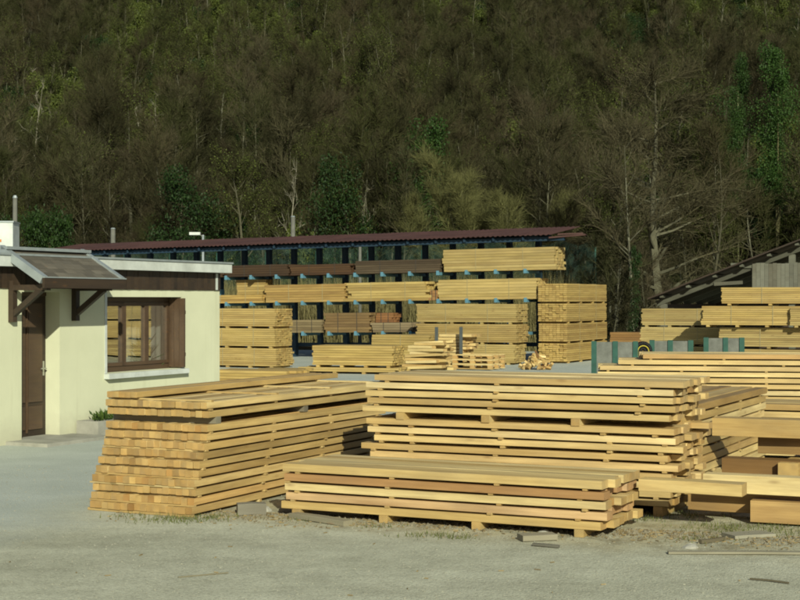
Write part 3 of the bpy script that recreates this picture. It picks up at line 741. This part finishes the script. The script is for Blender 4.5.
m = MB(); arc(m, .15, .014, .70, -.05); m.build('stripe', M_yel, co, smooth=True)

# ------------------------------------------------------------------ shed at the right
shed = thing('timber_shed', 'open old plank shed with sloping roof at the right edge', 'shed', at(662, 54.0), RB)
def shx(px): 
    r = (px - 400) / F; o = at(662, 54.0); return (r * o.y - o.x) / (B.x - r * B.y)
xa = shx(662); xb = shx(800); za = EYE + 4 * 54 / F; zb = EYE + 58 * 51.5 / F
slp = (zb - za) / (xb - xa); xe = xb + 3.0; Dp = 8.0
def rz2(x): return za + slp * (x - xa)
m = MB()
for k in range(5):
    y = .05 + k * 1.9; m = MB(); m.bar((xa - .2, y, rz2(xa - .2) - .20), (xe, y, rz2(xe) - .20), .14, .2); m.build('rafter', M_old, shed, color=(.5, .56, .54))
for k in range(9):
    x = xa + .1 + k * .95; m = MB(); m.bx(x - .06, x + .06, -.45, Dp, rz2(x) - .10, rz2(x) - .01); m.build('purlin', M_old, shed, color=(.55, .6, .58))
m = MB(); n = 40
for k in range(8):
    x0_, x1_ = xa - .35 + k * 1.12, xa - .35 + (k + 1) * 1.12 + .03
    m = MB(); m.bar((x0_, Dp / 2 - .3, rz2(x0_) + .035 + .01 * (k % 2)), (x1_, Dp / 2 - .3, rz2(x1_) + .035 + .01 * (k % 2)), Dp + .6, .05); m.build('roof_panel', M_dark, shed)
for x in (xa + .05, xa + 4.6, xe - .2):
    MB().bx(x - .1, x + .1, 0, .2, 0, rz2(x) - .3).build('post', M_old, shed, color=(.6, .64, .62))
MB().bar((xa + 1.9, -.02, rz2(xa + 1.9) - .3), (xa + 2.9, -.02, 2.72), .1, .12).build('brace', M_old, shed, color=(.6, .64, .62))
MB().bx(xa + 2.5, xa + 3.7, -.08, .05, 3.22, 3.40).build('tie_beam', M_old, shed, color=(.55, .6, .58))
x = shx(753) ; pk_ = 0
while x < xe:
    MB().bx(x, x + .135, -.12 + random.uniform(-.008, .008), -.095, 2.0, EYE + 37 * 52 / F + random.uniform(-.02, .02)).build('wall_plank', M_old, shed, color=jit((.7, .74, .74), .2)); x += .142
MB().bx(xa, xe, Dp - .1, Dp, 0, 2.5).build('back_wall', M_dark, shed)
MB().bx(xa + .0, xa + .06, .2, Dp, 0, za - .3).build('side_wall', M_dark, shed)

# ------------------------------------------------------------------ fence and reeds behind the rack
def net_material():
    m, t, b = mat('green_windbreak_net'); b.inputs['Base Color'].default_value = (.026, .052, .038, 1); b.inputs['Roughness'].default_value = .8
    v = coords(t, (1, 1, 1), rnd=False); a = ramp(t, noi(t, v, 2.5, 5, .7), [(.35, (.08,) * 3), (.65, (.6,) * 3)])
    L(t, a, b.inputs['Alpha']); return m
M_net = net_material()
fe = thing('net_fence', 'green windbreak net on tall posts behind the rack', 'fence', RO + A * 13.6, RB)
m = MB(); n = 120
for k in range(n + 1):
    x = -30 + 27.5 * k / n; d = .06 * math.sin(k * 1.3) + .05 * math.sin(k * .37)
    for z in (.3, 1.6, 2.8, 4.6 + .12 * math.sin(k * .9)): m.v.append((x, d * (1 + z * .2), z))
for k in range(n):
    for q in range(3): a = k * 4 + q; m.f.append((a, a + 4, a + 5, a + 1)); m.m.append(0)
m.build('net', M_net, fe, smooth=True)
fpm = MB().tube((0, .1, 0), (0, .1, 4.4), .05, .05, 8).mesh('post', M_green)
for k in range(11): link('post', fpm, fe, (-30 + k * 2.75, 0, 0))

def stem_material(name, stops, tree=False):
    if tree: stops = [(p_, (c_[0] * .66, c_[1] * .68, c_[2] * .62)) for p_, c_ in stops]
    m, t, b = mat(name); oi = t.nodes.new('ShaderNodeObjectInfo'); ge = t.nodes.new('ShaderNodeNewGeometry')
    isl = ge.outputs['Random Per Island']; r = isl if not tree else mth(t, 'FRACT', mth(t, 'ADD', oi.outputs['Random'], mth(t, 'MULTIPLY', isl, 0.12)))
    c = mix(t, 1.0, mix(t, 1.0, ramp(t, r, stops), ramp(t, isl, [(0, (.75,) * 3), (1, (1.25,) * 3)]), 'MULTIPLY'), oi.outputs['Color'], 'MULTIPLY')
    L(t, c, b.inputs['Base Color']); b.inputs['Roughness'].default_value = .9; b.inputs['Specular IOR Level'].default_value = .05; return m
M_reed = stem_material('dry_reed', [(0, (.15, .13, .055)), (.5, (.22, .19, .085)), (1, (.10, .09, .04))])
m = MB(); rr = random.Random(3)
for i in range(24000):
    s = rr.uniform(-30, -2.2); d = rr.uniform(9.0, 13.0); p = RO + B * s + A * d
    hgt = rr.uniform(1.3, 3.5) * 1.0; ln = Vector((rr.uniform(-.25, .25), rr.uniform(-.25, .25), 1)) * hgt
    q = Vector((rr.uniform(-1, 1), rr.uniform(-1, 1), 0)).normalized() * rr.uniform(.008, .018)
    m.face([p - q, p + q, p + ln * .6 + q * .6 + Vector((0, 0, 0)), p + ln])
tag(m.build('dry_reeds', M_reed, kind='stuff'), 'dry tan reeds and tall grass behind the rack', 'reeds')

# grass tufts, debris at the feet of the foreground stacks
M_grass = leaf_material('grass_blade', [(0, (.10, .11, .03)), (.5, (.14, .15, .045)), (1, (.07, .10, .025))], .2)
m = MB(); rr = random.Random(5)
rr.seed(5)
spots = [(ground_at(x_, y_), s_, n_) for x_, y_, s_, n_ in ((165, 519, .22, 70), (185, 521, .18, 90), (205, 518, .12, 30), (225, 517, .08, 20), (430, 536, .15, 50), (458, 538, .10, 30), (652, 508, .2, 90), (668, 516, .25, 110), (640, 520, .15, 40), (700, 540, .15, 30), (735, 532, .25, 90), (780, 533, .3, 110), (720, 527, .2, 60), (300, 520, .12, 30), (375, 527, .1, 20), (770, 527, .2, 60), (130, 516, .12, 20))]
for c, s_, n_ in spots:
    for i in range(n_ * 2):
        p = c + Vector((rr.gauss(0, s_), rr.gauss(0, s_ * .6), 0)); d = Vector((rr.uniform(-.6, .6), rr.uniform(-.6, .6), 1)).normalized() * rr.uniform(.02, .065)
        q = Vector((rr.uniform(-1, 1), rr.uniform(-1, 1), 0)).normalized() * .004
        m.face([p - q, p + q, p + d])
tag(m.build('grass', M_grass, kind='stuff'), 'short grass tufts at the feet of the stacks', 'grass')
# loose gravel
M_stone = plain('gravel_stone', (.27, .265, .205), .95, .3, 9, bmp=0)
def stone_mesh_into(m, p, r, rr):
    k = len(m.v); a0 = rr.uniform(0, PI); ex = rr.uniform(.7, 1.3)
    for i in range(5):
        a = a0 + 2 * PI * i / 5; m.v.append((p.x + math.cos(a) * r * ex * rr.uniform(.8, 1.1), p.y + math.sin(a) * r * rr.uniform(.8, 1.1), p.z))
    m.v.append((p.x + rr.uniform(-.3, .3) * r, p.y + rr.uniform(-.3, .3) * r, p.z + r * rr.uniform(.5, .9)))
    for i in range(5): m.f.append((k + i, k + (i + 1) % 5, k + 5)); m.m.append(0)
m = MB()
for i in range(6000):
    Y = 10 + 9 * rr.random() ** 1.3; X = rr.uniform(-.29, .29) * Y
    stone_mesh_into(m, Vector((X, Y, 0)), rr.choice((.004, .005, .006, .006, .008, .008, .010, .013)), rr)
tag(m.build('loose_gravel', M_stone, kind='stuff'), 'loose gravel scattered over the yard', 'gravel')
M_clod = plain('dirt_clod', (.21, .185, .125), .95, .35, 9, bmp=0)
m = MB()
for i in range(3000):
    s = rr.uniform(-8.9, -1.8); d = 12.45 + (s + 9.5) * .14 - abs(rr.gauss(0, .30)) + .1; p = B * s + A * d
    stone_mesh_into(m, Vector((p.x, p.y, 0)), rr.choice((.008, .01, .012, .015, .02, .03)) * rr.uniform(.7, 1.1), rr)
tag(m.build('dirt_clods', M_clod, kind='stuff'), 'brown clods of dirt and bark along the foot of the stacks', 'dirt')
M_chip = stem_material('wood_chip', [(0, (.20, .15, .07)), (.5, (.34, .26, .13)), (1, (.11, .085, .05))])
m = MB()
for i in range(1500):
    s = rr.uniform(-8.9, -1.8); d = 12.45 + (s + 9.5) * .14 - abs(rr.gauss(0, .32)) + .1 if rr.random() < .985 else rr.uniform(9.0, 12); p = B * s + A * d
    if p.y < 9.5: continue
    M3 = Matrix.Rotation(rr.uniform(0, PI), 3, 'Z'); m.box((p.x, p.y, .006), (rr.uniform(.012, .055), rr.uniform(.004, .011), .006), 0, M=M3)
tag(m.build('wood_chips', M_chip, kind='stuff'), 'bark and wood chips strewn before the stacks', 'wood chips')
def scrap(label, px, py, Lx, w_, t_, rz, name='scrap_board', tint=(1, 1, 1), mats=None, z=None, ry=0.0):
    p = ground_at(px, py); p.z = (t_ / 2 + .004) if z is None else z
    o = link(name, board_mesh(Lx, w_, t_, 0, mats or [M_old, M_old], 'old'), None, p, (0, ry, rz), tint); return tag(o, label, 'scrap wood', 'scrap wood on the ground')
scrap('grey weathered block wedged at the corner of the timber stack', 237, 515, .28, .14, .11, .2, 'wood_block')
scrap('grey board sticking out under the left of the low pile', 293, 518, .75, .12, .05, -.75, tint=(1.3, 1.25, 1.1))
scrap('thin grey slat lying beside the left end of the low pile', 280, 512, .9, .06, .03, -.35, tint=(1.2, 1.1, .95))
scrap('short grey board lying under the middle of the low pile', 520, 541, .32, .16, .05, .25, tint=(1.3, 1.25, 1.15))
scrap('thin dark slat on the gravel before the low pile', 533, 546, .24, .04, .02, -.5, tint=(.6, .6, .6))
scrap('long thin grey slat on the gravel at the lower right', 668, 554, 1.5, .07, .02, -.04, tint=(1.35, 1.35, 1.25))
scrap('grey board flat on the ground before the brown timbers', 728, 538, .42, .22, .03, .35, tint=(1.25, 1.25, 1.2))
scrap('small dark stick by the grey board at the right', 700, 544, .3, .04, .03, .6, tint=(.8, .75, .6))
scrap('thin stick lying on the gravel in the foreground', 178, 578, .4, .010, .008, .45, 'stick', (.9, .85, .7))
scrap('short twig on the open gravel at lower right', 750, 580, .3, .015, .012, -.6, 'stick', (.5, .45, .35))
for i, (px, py, r) in enumerate(((263, 511, .07), (545, 533, .05), (690, 548, .055))):
    m = MB(); rnd = random.Random(i); pts = []
    for a in range(4):
        for b_ in range(8):
            th = PI * .5 * a / 3.2; ph = 2 * PI * b_ / 8; k = rnd.uniform(.85, 1.1)
            m.v.append((r * k * math.cos(th) * math.cos(ph) * 1.3, r * k * math.cos(th) * math.sin(ph), r * k * math.sin(th) * .8))
    for a in range(3):
        for b_ in range(8): q = a * 8 + b_; q2 = a * 8 + (b_ + 1) % 8; m.f.append((q, q2, q2 + 8, q + 8)); m.m.append(0)
    m.f.append(tuple(range(24, 32))); m.m.append(0)
    tag(m.build('stone', M_conc, loc=ground_at(px, py) + Vector((0, 0, -.005))), ['grey stone between the timber stack and the low pile', 'small grey stone at the foot of the low pile', 'grey stone before the brown timbers at the right'][i], 'stone', 'stones on the ground')

# ------------------------------------------------------------------ trees
M_bark = stem_material('bark', [(0, (.07, .065, .045)), (.35, (.15, .14, .10)), (.6, (.06, .054, .036)), (.85, (.20, .19, .145)), (1, (.09, .085, .06))], True)
M_twig = stem_material('twig', [(0, (.030, .029, .015)), (.2, (.060, .054, .029)), (.36, (.048, .054, .020)), (.52, (.098, .085, .053)), (.66, (.072, .056, .036)), (.78, (.055, .062, .022)), (.9, (.085, .068, .042)), (1, (.036, .035, .018))], True)
M_pale = stem_material('pale_bark', [(0, (.17, .16, .115)), (1, (.23, .215, .16))])
M_willow = stem_material('willow_twig', [(0, (.10, .10, .040)), (.5, (.13, .128, .05)), (1, (.075, .076, .03))])
M_ivy = leaf_material('ivy_leaf', [(0, (.012, .028, .007)), (.5, (.022, .046, .010)), (1, (.009, .021, .006))], .15)
M_spring = leaf_material('spring_leaf', [(0, (.066, .084, .017)), (.5, (.090, .110, .022)), (1, (.045, .062, .014))], .2)
def rv(rr): return Vector((rr.gauss(0, 1), rr.gauss(0, 1), rr.gauss(0, 1))).normalized()
def tri(m, p, d, wd, rr):
    s = d.cross(rv(rr)).normalized() * wd * .5; m.face([p - s, p + s, p + d])
def tree_proto(seed, Hh, spread=.34, limbs=13, br=7, tw=8, start=.35, up=.5, droop=0.0, r0=.13, tww=.032, stems=1, twl=(.4, .95), leafp=None):
    rr = random.Random(seed); T_, C_ = MB(), MB()
    for sidx in range(stems):
        p = Vector((0, 0, -.5)); lean = Vector((rr.gauss(0, .06), rr.gauss(0, .06), 1)) if stems == 1 else Vector((rr.gauss(0, .35), rr.gauss(0, .35), 1))
        n = 7; pts = [p]; d = lean.normalized(); hh = Hh * (1 if sidx == 0 else rr.uniform(.7, 1))
        for i in range(n):
            d = (d + rv(rr) * .09 + Vector((0, 0, .06))).normalized(); p = p + d * (hh + .5) / n; pts.append(p)
        def at_(u): k = min(n - 1, int(u * n)); return pts[k].lerp(pts[k + 1], u * n - k)
        rad = lambda u: r0 * (1 - u * .88) * (1 if stems == 1 else .6)
        for i in range(n): T_.tube(pts[i], pts[i + 1], rad(i / n), rad((i + 1) / n), 6, cap=False)
        for li in range(limbs // (1 if stems == 1 else 2)):
            u = start + (1 - start) * (li + rr.random()) / (limbs // (1 if stems == 1 else 2)); u = min(.985, u); q = at_(u); az = rr.uniform(0, 2 * PI)
            ll = hh * spread * (1.15 - u * .75) * rr.uniform(.7, 1.15); dd = Vector((math.cos(az), math.sin(az), up + rr.uniform(-.2, .4))).normalized()
            nn = 4; lr = rad(u) * .55; prev = q; lp = [q]
            for k in range(nn):
                dd = (dd + rv(rr) * .16 + Vector((0, 0, .10 - droop * k))).normalized(); prev = prev + dd * ll / nn; lp.append(prev)
            for k in range(nn): (T_ if k < 2 else C_).tube(lp[k], lp[k + 1], lr * (1 - k / nn * .85), lr * (1 - (k + 1) / nn * .85), 4, cap=False)
            for b_ in range(br):
                u2 = .2 + .8 * (b_ + rr.random()) / br; k = min(nn - 1, int(u2 * nn)); o = lp[k].lerp(lp[k + 1], min(1, u2 * nn - k))
                bd = (dd + rv(rr) * .85 + Vector((0, 0, .25 - droop * 2))).normalized(); bl = ll * .42 * rr.uniform(.6, 1.2); e_ = o + bd * bl
                mid_ = o.lerp(e_, .5) + rv(rr) * bl * .08
                C_.tube(o, mid_, .022, .016, 3, cap=False); C_.tube(mid_, e_, .016, .007, 3, cap=False)
                for t_ in range(tw):
                    u3 = rr.uniform(.15, 1); z = o.lerp(mid_, u3 * 2) if u3 < .5 else mid_.lerp(e_, u3 * 2 - 1)
                    td = (bd + rv(rr) * .8 + Vector((0, 0, .2 - droop * 2.5))).normalized() * rr.uniform(*twl); tri(C_, z, td, tww, rr)
                    tri(C_, z + td * .45, (td.normalized() + rv(rr) * .7).normalized() * td.length * .6, tww * .8, rr)
                    if leafp and rr.random() < leafp[0]:
                        for q_ in range(leafp[1]): leaf_card(C_, z + td * rr.random() + rv(rr) * .1, rv(rr), leafp[2] * rr.uniform(.7, 1.3), leafp[2] * .7, 1)
    return T_, C_
def leafy(seed, rx, rz, n, ls, lumps=9, shape='dome', lift=0.0):
    """leaf cards spread through an uneven crown made of offset lumps"""
    rr = random.Random(seed); C_ = MB(); T_ = MB(); LM = []
    for i in range(lumps):
        if shape == 'column': z = rz * (i + .5) / lumps; rad = rx * (.5 + .4 * math.sin(PI * min(1, z / rz * .9 + .1))) * rr.uniform(.45, 1.1); c = Vector((rr.gauss(0, rx * .35), rr.gauss(0, rx * .35), z))
        else: a = rr.uniform(0, 2 * PI); u = rr.random() ** .5; c = Vector((math.cos(a) * rx * .65 * u, math.sin(a) * rx * .65 * u, rz * (.25 + .6 * rr.random() * (1 - u * .5)))); rad = rx * rr.uniform(.14, .36)
        LM.append((c, rad))
    for i in range(n):
        c, rad = rr.choice(LM); d = rv(rr); r_ = rad * rr.random() ** .45 * (1 + .25 * noise.noise(d * 3 + c)); p = c + Vector((d.x, d.y, d.z * .9)) * r_
        leaf_card(C_, p, (rv(rr) + Vector((0, 0, -.2))).normalized(), ls * rr.uniform(.6, 1.3), ls * rr.uniform(.5, .8))
    if lift:
        C_.v = [(v[0], v[1], v[2] + lift) for v in C_.v]; T_.tube((0, 0, -.5), (0, 0, lift + rz * .8), .10, .03, 6, cap=False)
    T_.tube((0, 0, -.5), (rr.gauss(0, .1), rr.gauss(0, .1), rz * .55), .12, .06, 6, cap=False); T_.tube((0, 0, rz * .3), (rx * .3, 0, rz * .7), .06, .02, 5, cap=False)
    return T_, C_
PR = {}
def reg(key, tc, tm, cm): PR[key] = (tc[0].mesh(key + '_trunk', tm), tc[1].mesh(key + '_crown', cm))
for i in range(5): reg('bare%d' % i, tree_proto(11 + i, (8.5, 9.5, 7.5, 10, 7)[i], (.34, .36, .40, .30, .42)[i], (15, 16, 14, 18, 14)[i], 9, 11, (.42, .38, .35, .45, .3)[i], up=(1.0, .8, 1.1, .9, .7)[i], tww=.022, r0=.085), M_bark, M_twig)
reg('olive', tree_proto(31, 8, .38, 15, 8, 9, .3, up=.9, tww=.024, leafp=(.5, 4, .085)), M_bark, [M_twig, M_spring])
reg('scrub', tree_proto(41, 3.6, .45, 14, 7, 8, .08, tww=.026, stems=3, twl=(.35, .8)), M_bark, M_twig)
reg('snag', tree_proto(51, 8.5, .18, 7, 3, 3, .45), M_pale, M_pale)
reg('willow', tree_proto(61, 8.3, .30, 44, 11, 18, .12, up=.9, stems=6, tww=.013, twl=(.35, .9), r0=.07), M_bark, M_willow)
reg('big', tree_proto(71, 14.0, .30, 34, 11, 13, .16, up=.35, droop=.07, r0=.26, tww=.026, twl=(.5, 1.3)), M_bark, stem_material('olive_twig', [(0, (.056, .05, .028)), (.5, (.072, .065, .036)), (1, (.046, .041, .022))]))
reg('ever0', leafy(81, 2.4, 5.0, 9000, .13, 26), M_bark, M_ivy)
reg('ever1', leafy(82, 1.7, 7.0, 9000, .13, 22, 'column'), M_bark, M_ivy)
reg('spring', leafy(83, 1.9, 3.4, 9000, .115, 16), M_bark, M_spring)
reg('ivy', leafy(84, 1.0, 7.5, 2400, .22, 14, 'column'), M_bark, M_ivy)
reg('ivytall', leafy(85, 1.5, 8.6, 15000, .13, 30, 'column', 4.6), M_bark, M_ivy)

def plant(key, name, label, cat, p, s, rz, group=None, tint=(1, 1, 1)):
    t_ = thing(name, label, cat, p, rz, group); t_.scale = s if isinstance(s, tuple) else (s, s, s)
    link('trunk', PR[key][0], t_, color=tint); link('crown', PR[key][1], t_, color=tint); return t_
CLEAR = []
def onhill(px, Y, clear=9):
    if clear: CLEAR.append((px, Y, clear))
    p = at(px, Y); p.z = hill_h(p.x, p.y) - .05 if Y > 63 else 0; return p
# single trees the picture lets one point to
plant('willow', 'willow_tree', 'pale yellowish bushy willow behind the middle of the rack roof', 'tree', onhill(486, 80, 50), (1.12, 1.12, 1.08), .4)
plant('big', 'bare_tree', 'tall spreading leafless tree behind the shed corner', 'tree', onhill(662, 68, 0), (1.0, 1.0, .86), 1.0)
plant('bare0', 'ivy_clad_tree', 'leafless tree with ivy covered trunk right of the four high tower', 'tree', at(634, 58), .95, .3)
iv = thing('ivy', 'ivy climbing the trunk right of the four high tower', 'ivy', at(634, 57.9), 0); link('leaves', PR['ivy'][1], iv).scale = (.28, .28, .55)
plant('ivytall', 'ivy_clad_tree', 'dark green ivy column at the upper right, rightmost', 'tree', onhill(778, 92, 20), (.85, .85, 1.08), .2, tint=(1.9, 1.9, 1.5))
plant('ivytall', 'ivy_clad_tree', 'dark green ivy column left of the rightmost one', 'tree', onhill(738, 94, 16), (.6, .6, 1.0), 2.2, tint=(1.5, 1.5, 1.2))
plant('ever1', 'evergreen_tree', 'dark evergreen behind the rack roof left of the willow', 'tree', onhill(338, 80, 10), (.95, .95, 1.3), 0)
plant('spring', 'leafing_tree', 'olive green leafing tree beside the dark evergreen behind the rack roof', 'tree', onhill(306, 81, 18), (.9, .9, 2.4), 0)
plant('ever0', 'evergreen_tree', 'dark green bushy evergreen above the lamp on the rack roof', 'tree', onhill(232, 81, 12), (.85, .85, 1.75), 1, tint=(1, 1, .9))
plant('ever0', 'evergreen_tree', 'dark evergreen mass behind the roof cabinet', 'tree', onhill(50, 81, 14), (.95, .95, 1.8), 2, tint=(1.1, 1.1, .9))
plant('ever0', 'evergreen_tree', 'small evergreen at the left edge behind the office', 'tree', onhill(0, 83, 20), (.7, .7, 1.7), 3, tint=(.9, 1, .9))
plant('ever1', 'evergreen_tree', 'evergreen rising above the left of the willow', 'tree', onhill(422, 88, 18), (1.1, 1.1, 1.55), 4, tint=(1.3, 1.4, 1))
plant('spring', 'leafing_tree', 'yellow green leafing tree at the upper left corner', 'tree', onhill(12, 250, 14), (2.6, 2.6, 3.2), 0, tint=(1.3, 1.3, 1))
plant('spring', 'leafing_tree', 'yellow green leafing tree on the slope above the roof cabinet', 'tree', onhill(52, 128, 24), (1.6, 1.6, 2.1), 2, tint=(1.3, 1.3, 1))
for i_, (px_, Y_, k_) in enumerate(((606, 57, 'scrub'), (618, 59, 'bare2'), (628, 61, 'scrub'), (646, 60, 'bare4'), (655, 63, 'scrub'), (598, 62, 'bare4'))):
    plant(k_, 'bare_sapling', ['leafless shrub right beside the four high tower', 'young bare tree behind the four high tower', 'bare shrub left of the ivy clad trunk', 'young bare tree right of the ivy clad trunk', 'bare shrub before the shed corner', 'young bare tree at the end of the net fence'][i_], 'tree', at(px_, Y_), .8 if k_ == 'scrub' else .62, i_)
plant('snag', 'dead_tree', 'tall pale dead trunk high on the slope at the left', 'tree', onhill(35, 150, 6), (.9, .9, .75), 1)
plant('snag', 'dead_tree', 'pale dead trunk in the middle of the slope, left of a twin', 'tree', onhill(146, 140, 6), (.8, .8, .55), 2)
plant('snag', 'dead_tree', 'pale forked dead trunk, right one of the two mid slope', 'tree', onhill(156, 139, 6), (.8, .8, .62), 4)
plant('snag', 'dead_tree', 'pale bare trunk just above the rack roof near the concrete pole', 'tree', onhill(281, 84, 6), (.6, .6, 1.05), 5)
plant('snag', 'dead_tree', 'whitish trunk above the rack roof left of the willow', 'tree', onhill(379, 82, 6), (.6, .6, .9), 3)
plant('snag', 'dead_tree', 'pale slanting trunk on the slope above the willow', 'tree', onhill(452, 118, 6), (.6, .6, .7), 6)

# the wood: nearest trees one by one, the rest one mass
rr = random.Random(99); items = []
tries = 0
def green_mask(x, y): return noise.noise(Vector((x * .03 + 5, y * .028, 1.3))) + .35 * noise.noise(Vector((x * .11, y * .09, 4.3)))
y = 80.0
while y < 372:
    step = 2.4 + (y - 80) * .0055
    half = y * .30 + 8; x = -half
    while x < half + (40 if y < 160 else 4):
        px_, py_ = x + rr.uniform(-1, 1) * step * .55, y + rr.uniform(-1, 1) * step * .5
        gm = green_mask(px_, py_); r_ = rr.random()
        if gm > .05: key = rr.choice(['spring', 'spring', 'ever0', 'olive', 'spring', 'olive', 'spring', 'bare3'])
        elif r_ < .16: key = 'scrub'
        elif r_ < .27: key = 'olive'
        elif r_ < .30: key = 'ever1'
        elif r_ < .315: key = 'snag'
        else: key = 'bare%d' % rr.randrange(5)
        s = rr.choice((rr.uniform(.5, .8), rr.uniform(.75, 1.1), rr.uniform(.9, 1.25)))
        if key in ('ever0', 'ever1'): s *= .95
        if key == 'spring': s *= 2.0
        if key == 'ever0': s *= 1.3
        q_ = 400 + F * px_ / py_
        if not any(abs(q_ - cx_) < cw_ and cY - 16 - max(0, cY - 100) * .2 < py_ < cY + 1.5 for cx_, cY, cw_ in CLEAR): items.append((py_, px_, key, s, rr.uniform(0, 2 * PI)))
        x += step
    y += step
items.sort()
vis = [it for it in items if abs(it[1]) < it[0] * .275]
near = set(map(id, vis[:280]))
LB = {'bare': ('bare_tree', 'leafless brown tree among many at the foot of the wooded slope', 'bare trees at the foot of the slope'),
      'olive': ('budding_tree', 'brown tree with first olive leaves at the foot of the wooded slope', 'budding trees at the foot of the slope'),
      'scrub': ('bare_shrub', 'low many-stemmed leafless shrub at the foot of the wooded slope', 'bare shrubs at the foot of the slope'),
      'snag': ('dead_tree', 'thin pale dead tree among the trees at the foot of the slope', 'pale dead trees at the foot of the slope'),
      'ever': ('evergreen_bush', 'small dark evergreen bush at the foot of the wooded slope', 'evergreen bushes at the foot of the slope'),
      'spring': ('spring_bush', 'small fresh green bush at the foot of the wooded slope', 'green bushes at the foot of the slope')}
keys = sorted(PR); pts, idx, scl, rot = [], [], [], []
for it in items:
    (Y, X, key, s, rz) = it; z = hill_h(X, Y) - .05
    if id(it) in near:
        nm, lab, grp = LB[key.rstrip('0123456789')]
        plant(key, nm, lab, 'tree' if 'tree' in nm else 'bush', (X, Y, z), (s, s, s * rr.uniform(.9, 1.1)), rz, grp)
    else:
        pts.append((X, Y, z)); idx.append(keys.index(key)); scl.append((s * (.75 if key == 'spring' else 1), s * (.75 if key == 'spring' else 1), s * rr.uniform(.9, 1.1))); rot.append((0, 0, rz))
pc = bpy.data.collections.new('tree_kinds')
for i, k in enumerate(keys):
    tm, cm = PR[k]; j = bpy.data.meshes.new('kind_%02d' % i)
    n1 = len(tm.vertices); V = [tuple(v.co) for v in tm.vertices] + [tuple(v.co) for v in cm.vertices]
    Fc = [tuple(p.vertices) for p in tm.polygons] + [tuple(q + n1 for q in p.vertices) for p in cm.polygons]
    MI = [0] * len(tm.polygons) + [1 + p.material_index for p in cm.polygons]
    j.from_pydata(V, [], Fc)
    for mm in list(tm.materials) + list(cm.materials): j.materials.append(mm)
    j.polygons.foreach_set('material_index', MI); j.update()
    pc.objects.link(bpy.data.objects.new('kind_%02d' % i, j))
pme = bpy.data.meshes.new('forest'); pme.from_pydata(pts, [], [])
for nm, ty, data in (('idx', 'INT', idx), ('scl', 'FLOAT_VECTOR', scl), ('rot', 'FLOAT_VECTOR', rot)):
    a = pme.attributes.new(nm, ty, 'POINT')
    if ty == 'INT': a.data.foreach_set('value', data)
    else: a.data.foreach_set('vector', [c for v in data for c in v])
fo = link('forest', pme, kind='stuff'); tag(fo, 'mass of leafless wood covering the steep slope', 'forest')
ng = bpy.data.node_groups.new('forest', 'GeometryNodeTree')
ng.interface.new_socket('Geometry', in_out='INPUT', socket_type='NodeSocketGeometry'); ng.interface.new_socket('Geometry', in_out='OUTPUT', socket_type='NodeSocketGeometry')
gi = ng.nodes.new('NodeGroupInput'); go = ng.nodes.new('NodeGroupOutput'); ip = ng.nodes.new('GeometryNodeInstanceOnPoints'); ci = ng.nodes.new('GeometryNodeCollectionInfo')
ci.inputs['Collection'].default_value = pc; ci.inputs['Separate Children'].default_value = True; ci.inputs['Reset Children'].default_value = True
ip.inputs['Pick Instance'].default_value = True
def na(nm, ty): n = ng.nodes.new('GeometryNodeInputNamedAttribute'); n.data_type = ty; n.inputs['Name'].default_value = nm; return n.outputs['Attribute']
ng.links.new(gi.outputs[0], ip.inputs['Points']); ng.links.new(ci.outputs[0], ip.inputs['Instance'])
ng.links.new(na('idx', 'INT'), ip.inputs['Instance Index']); ng.links.new(na('rot', 'FLOAT_VECTOR'), ip.inputs['Rotation']); ng.links.new(na('scl', 'FLOAT_VECTOR'), ip.inputs['Scale'])
ng.links.new(ip.outputs[0], go.inputs[0])
md = fo.modifiers.new('forest', 'NODES'); md.node_group = ng
print('trees', len(items), 'stuff', len(pts))
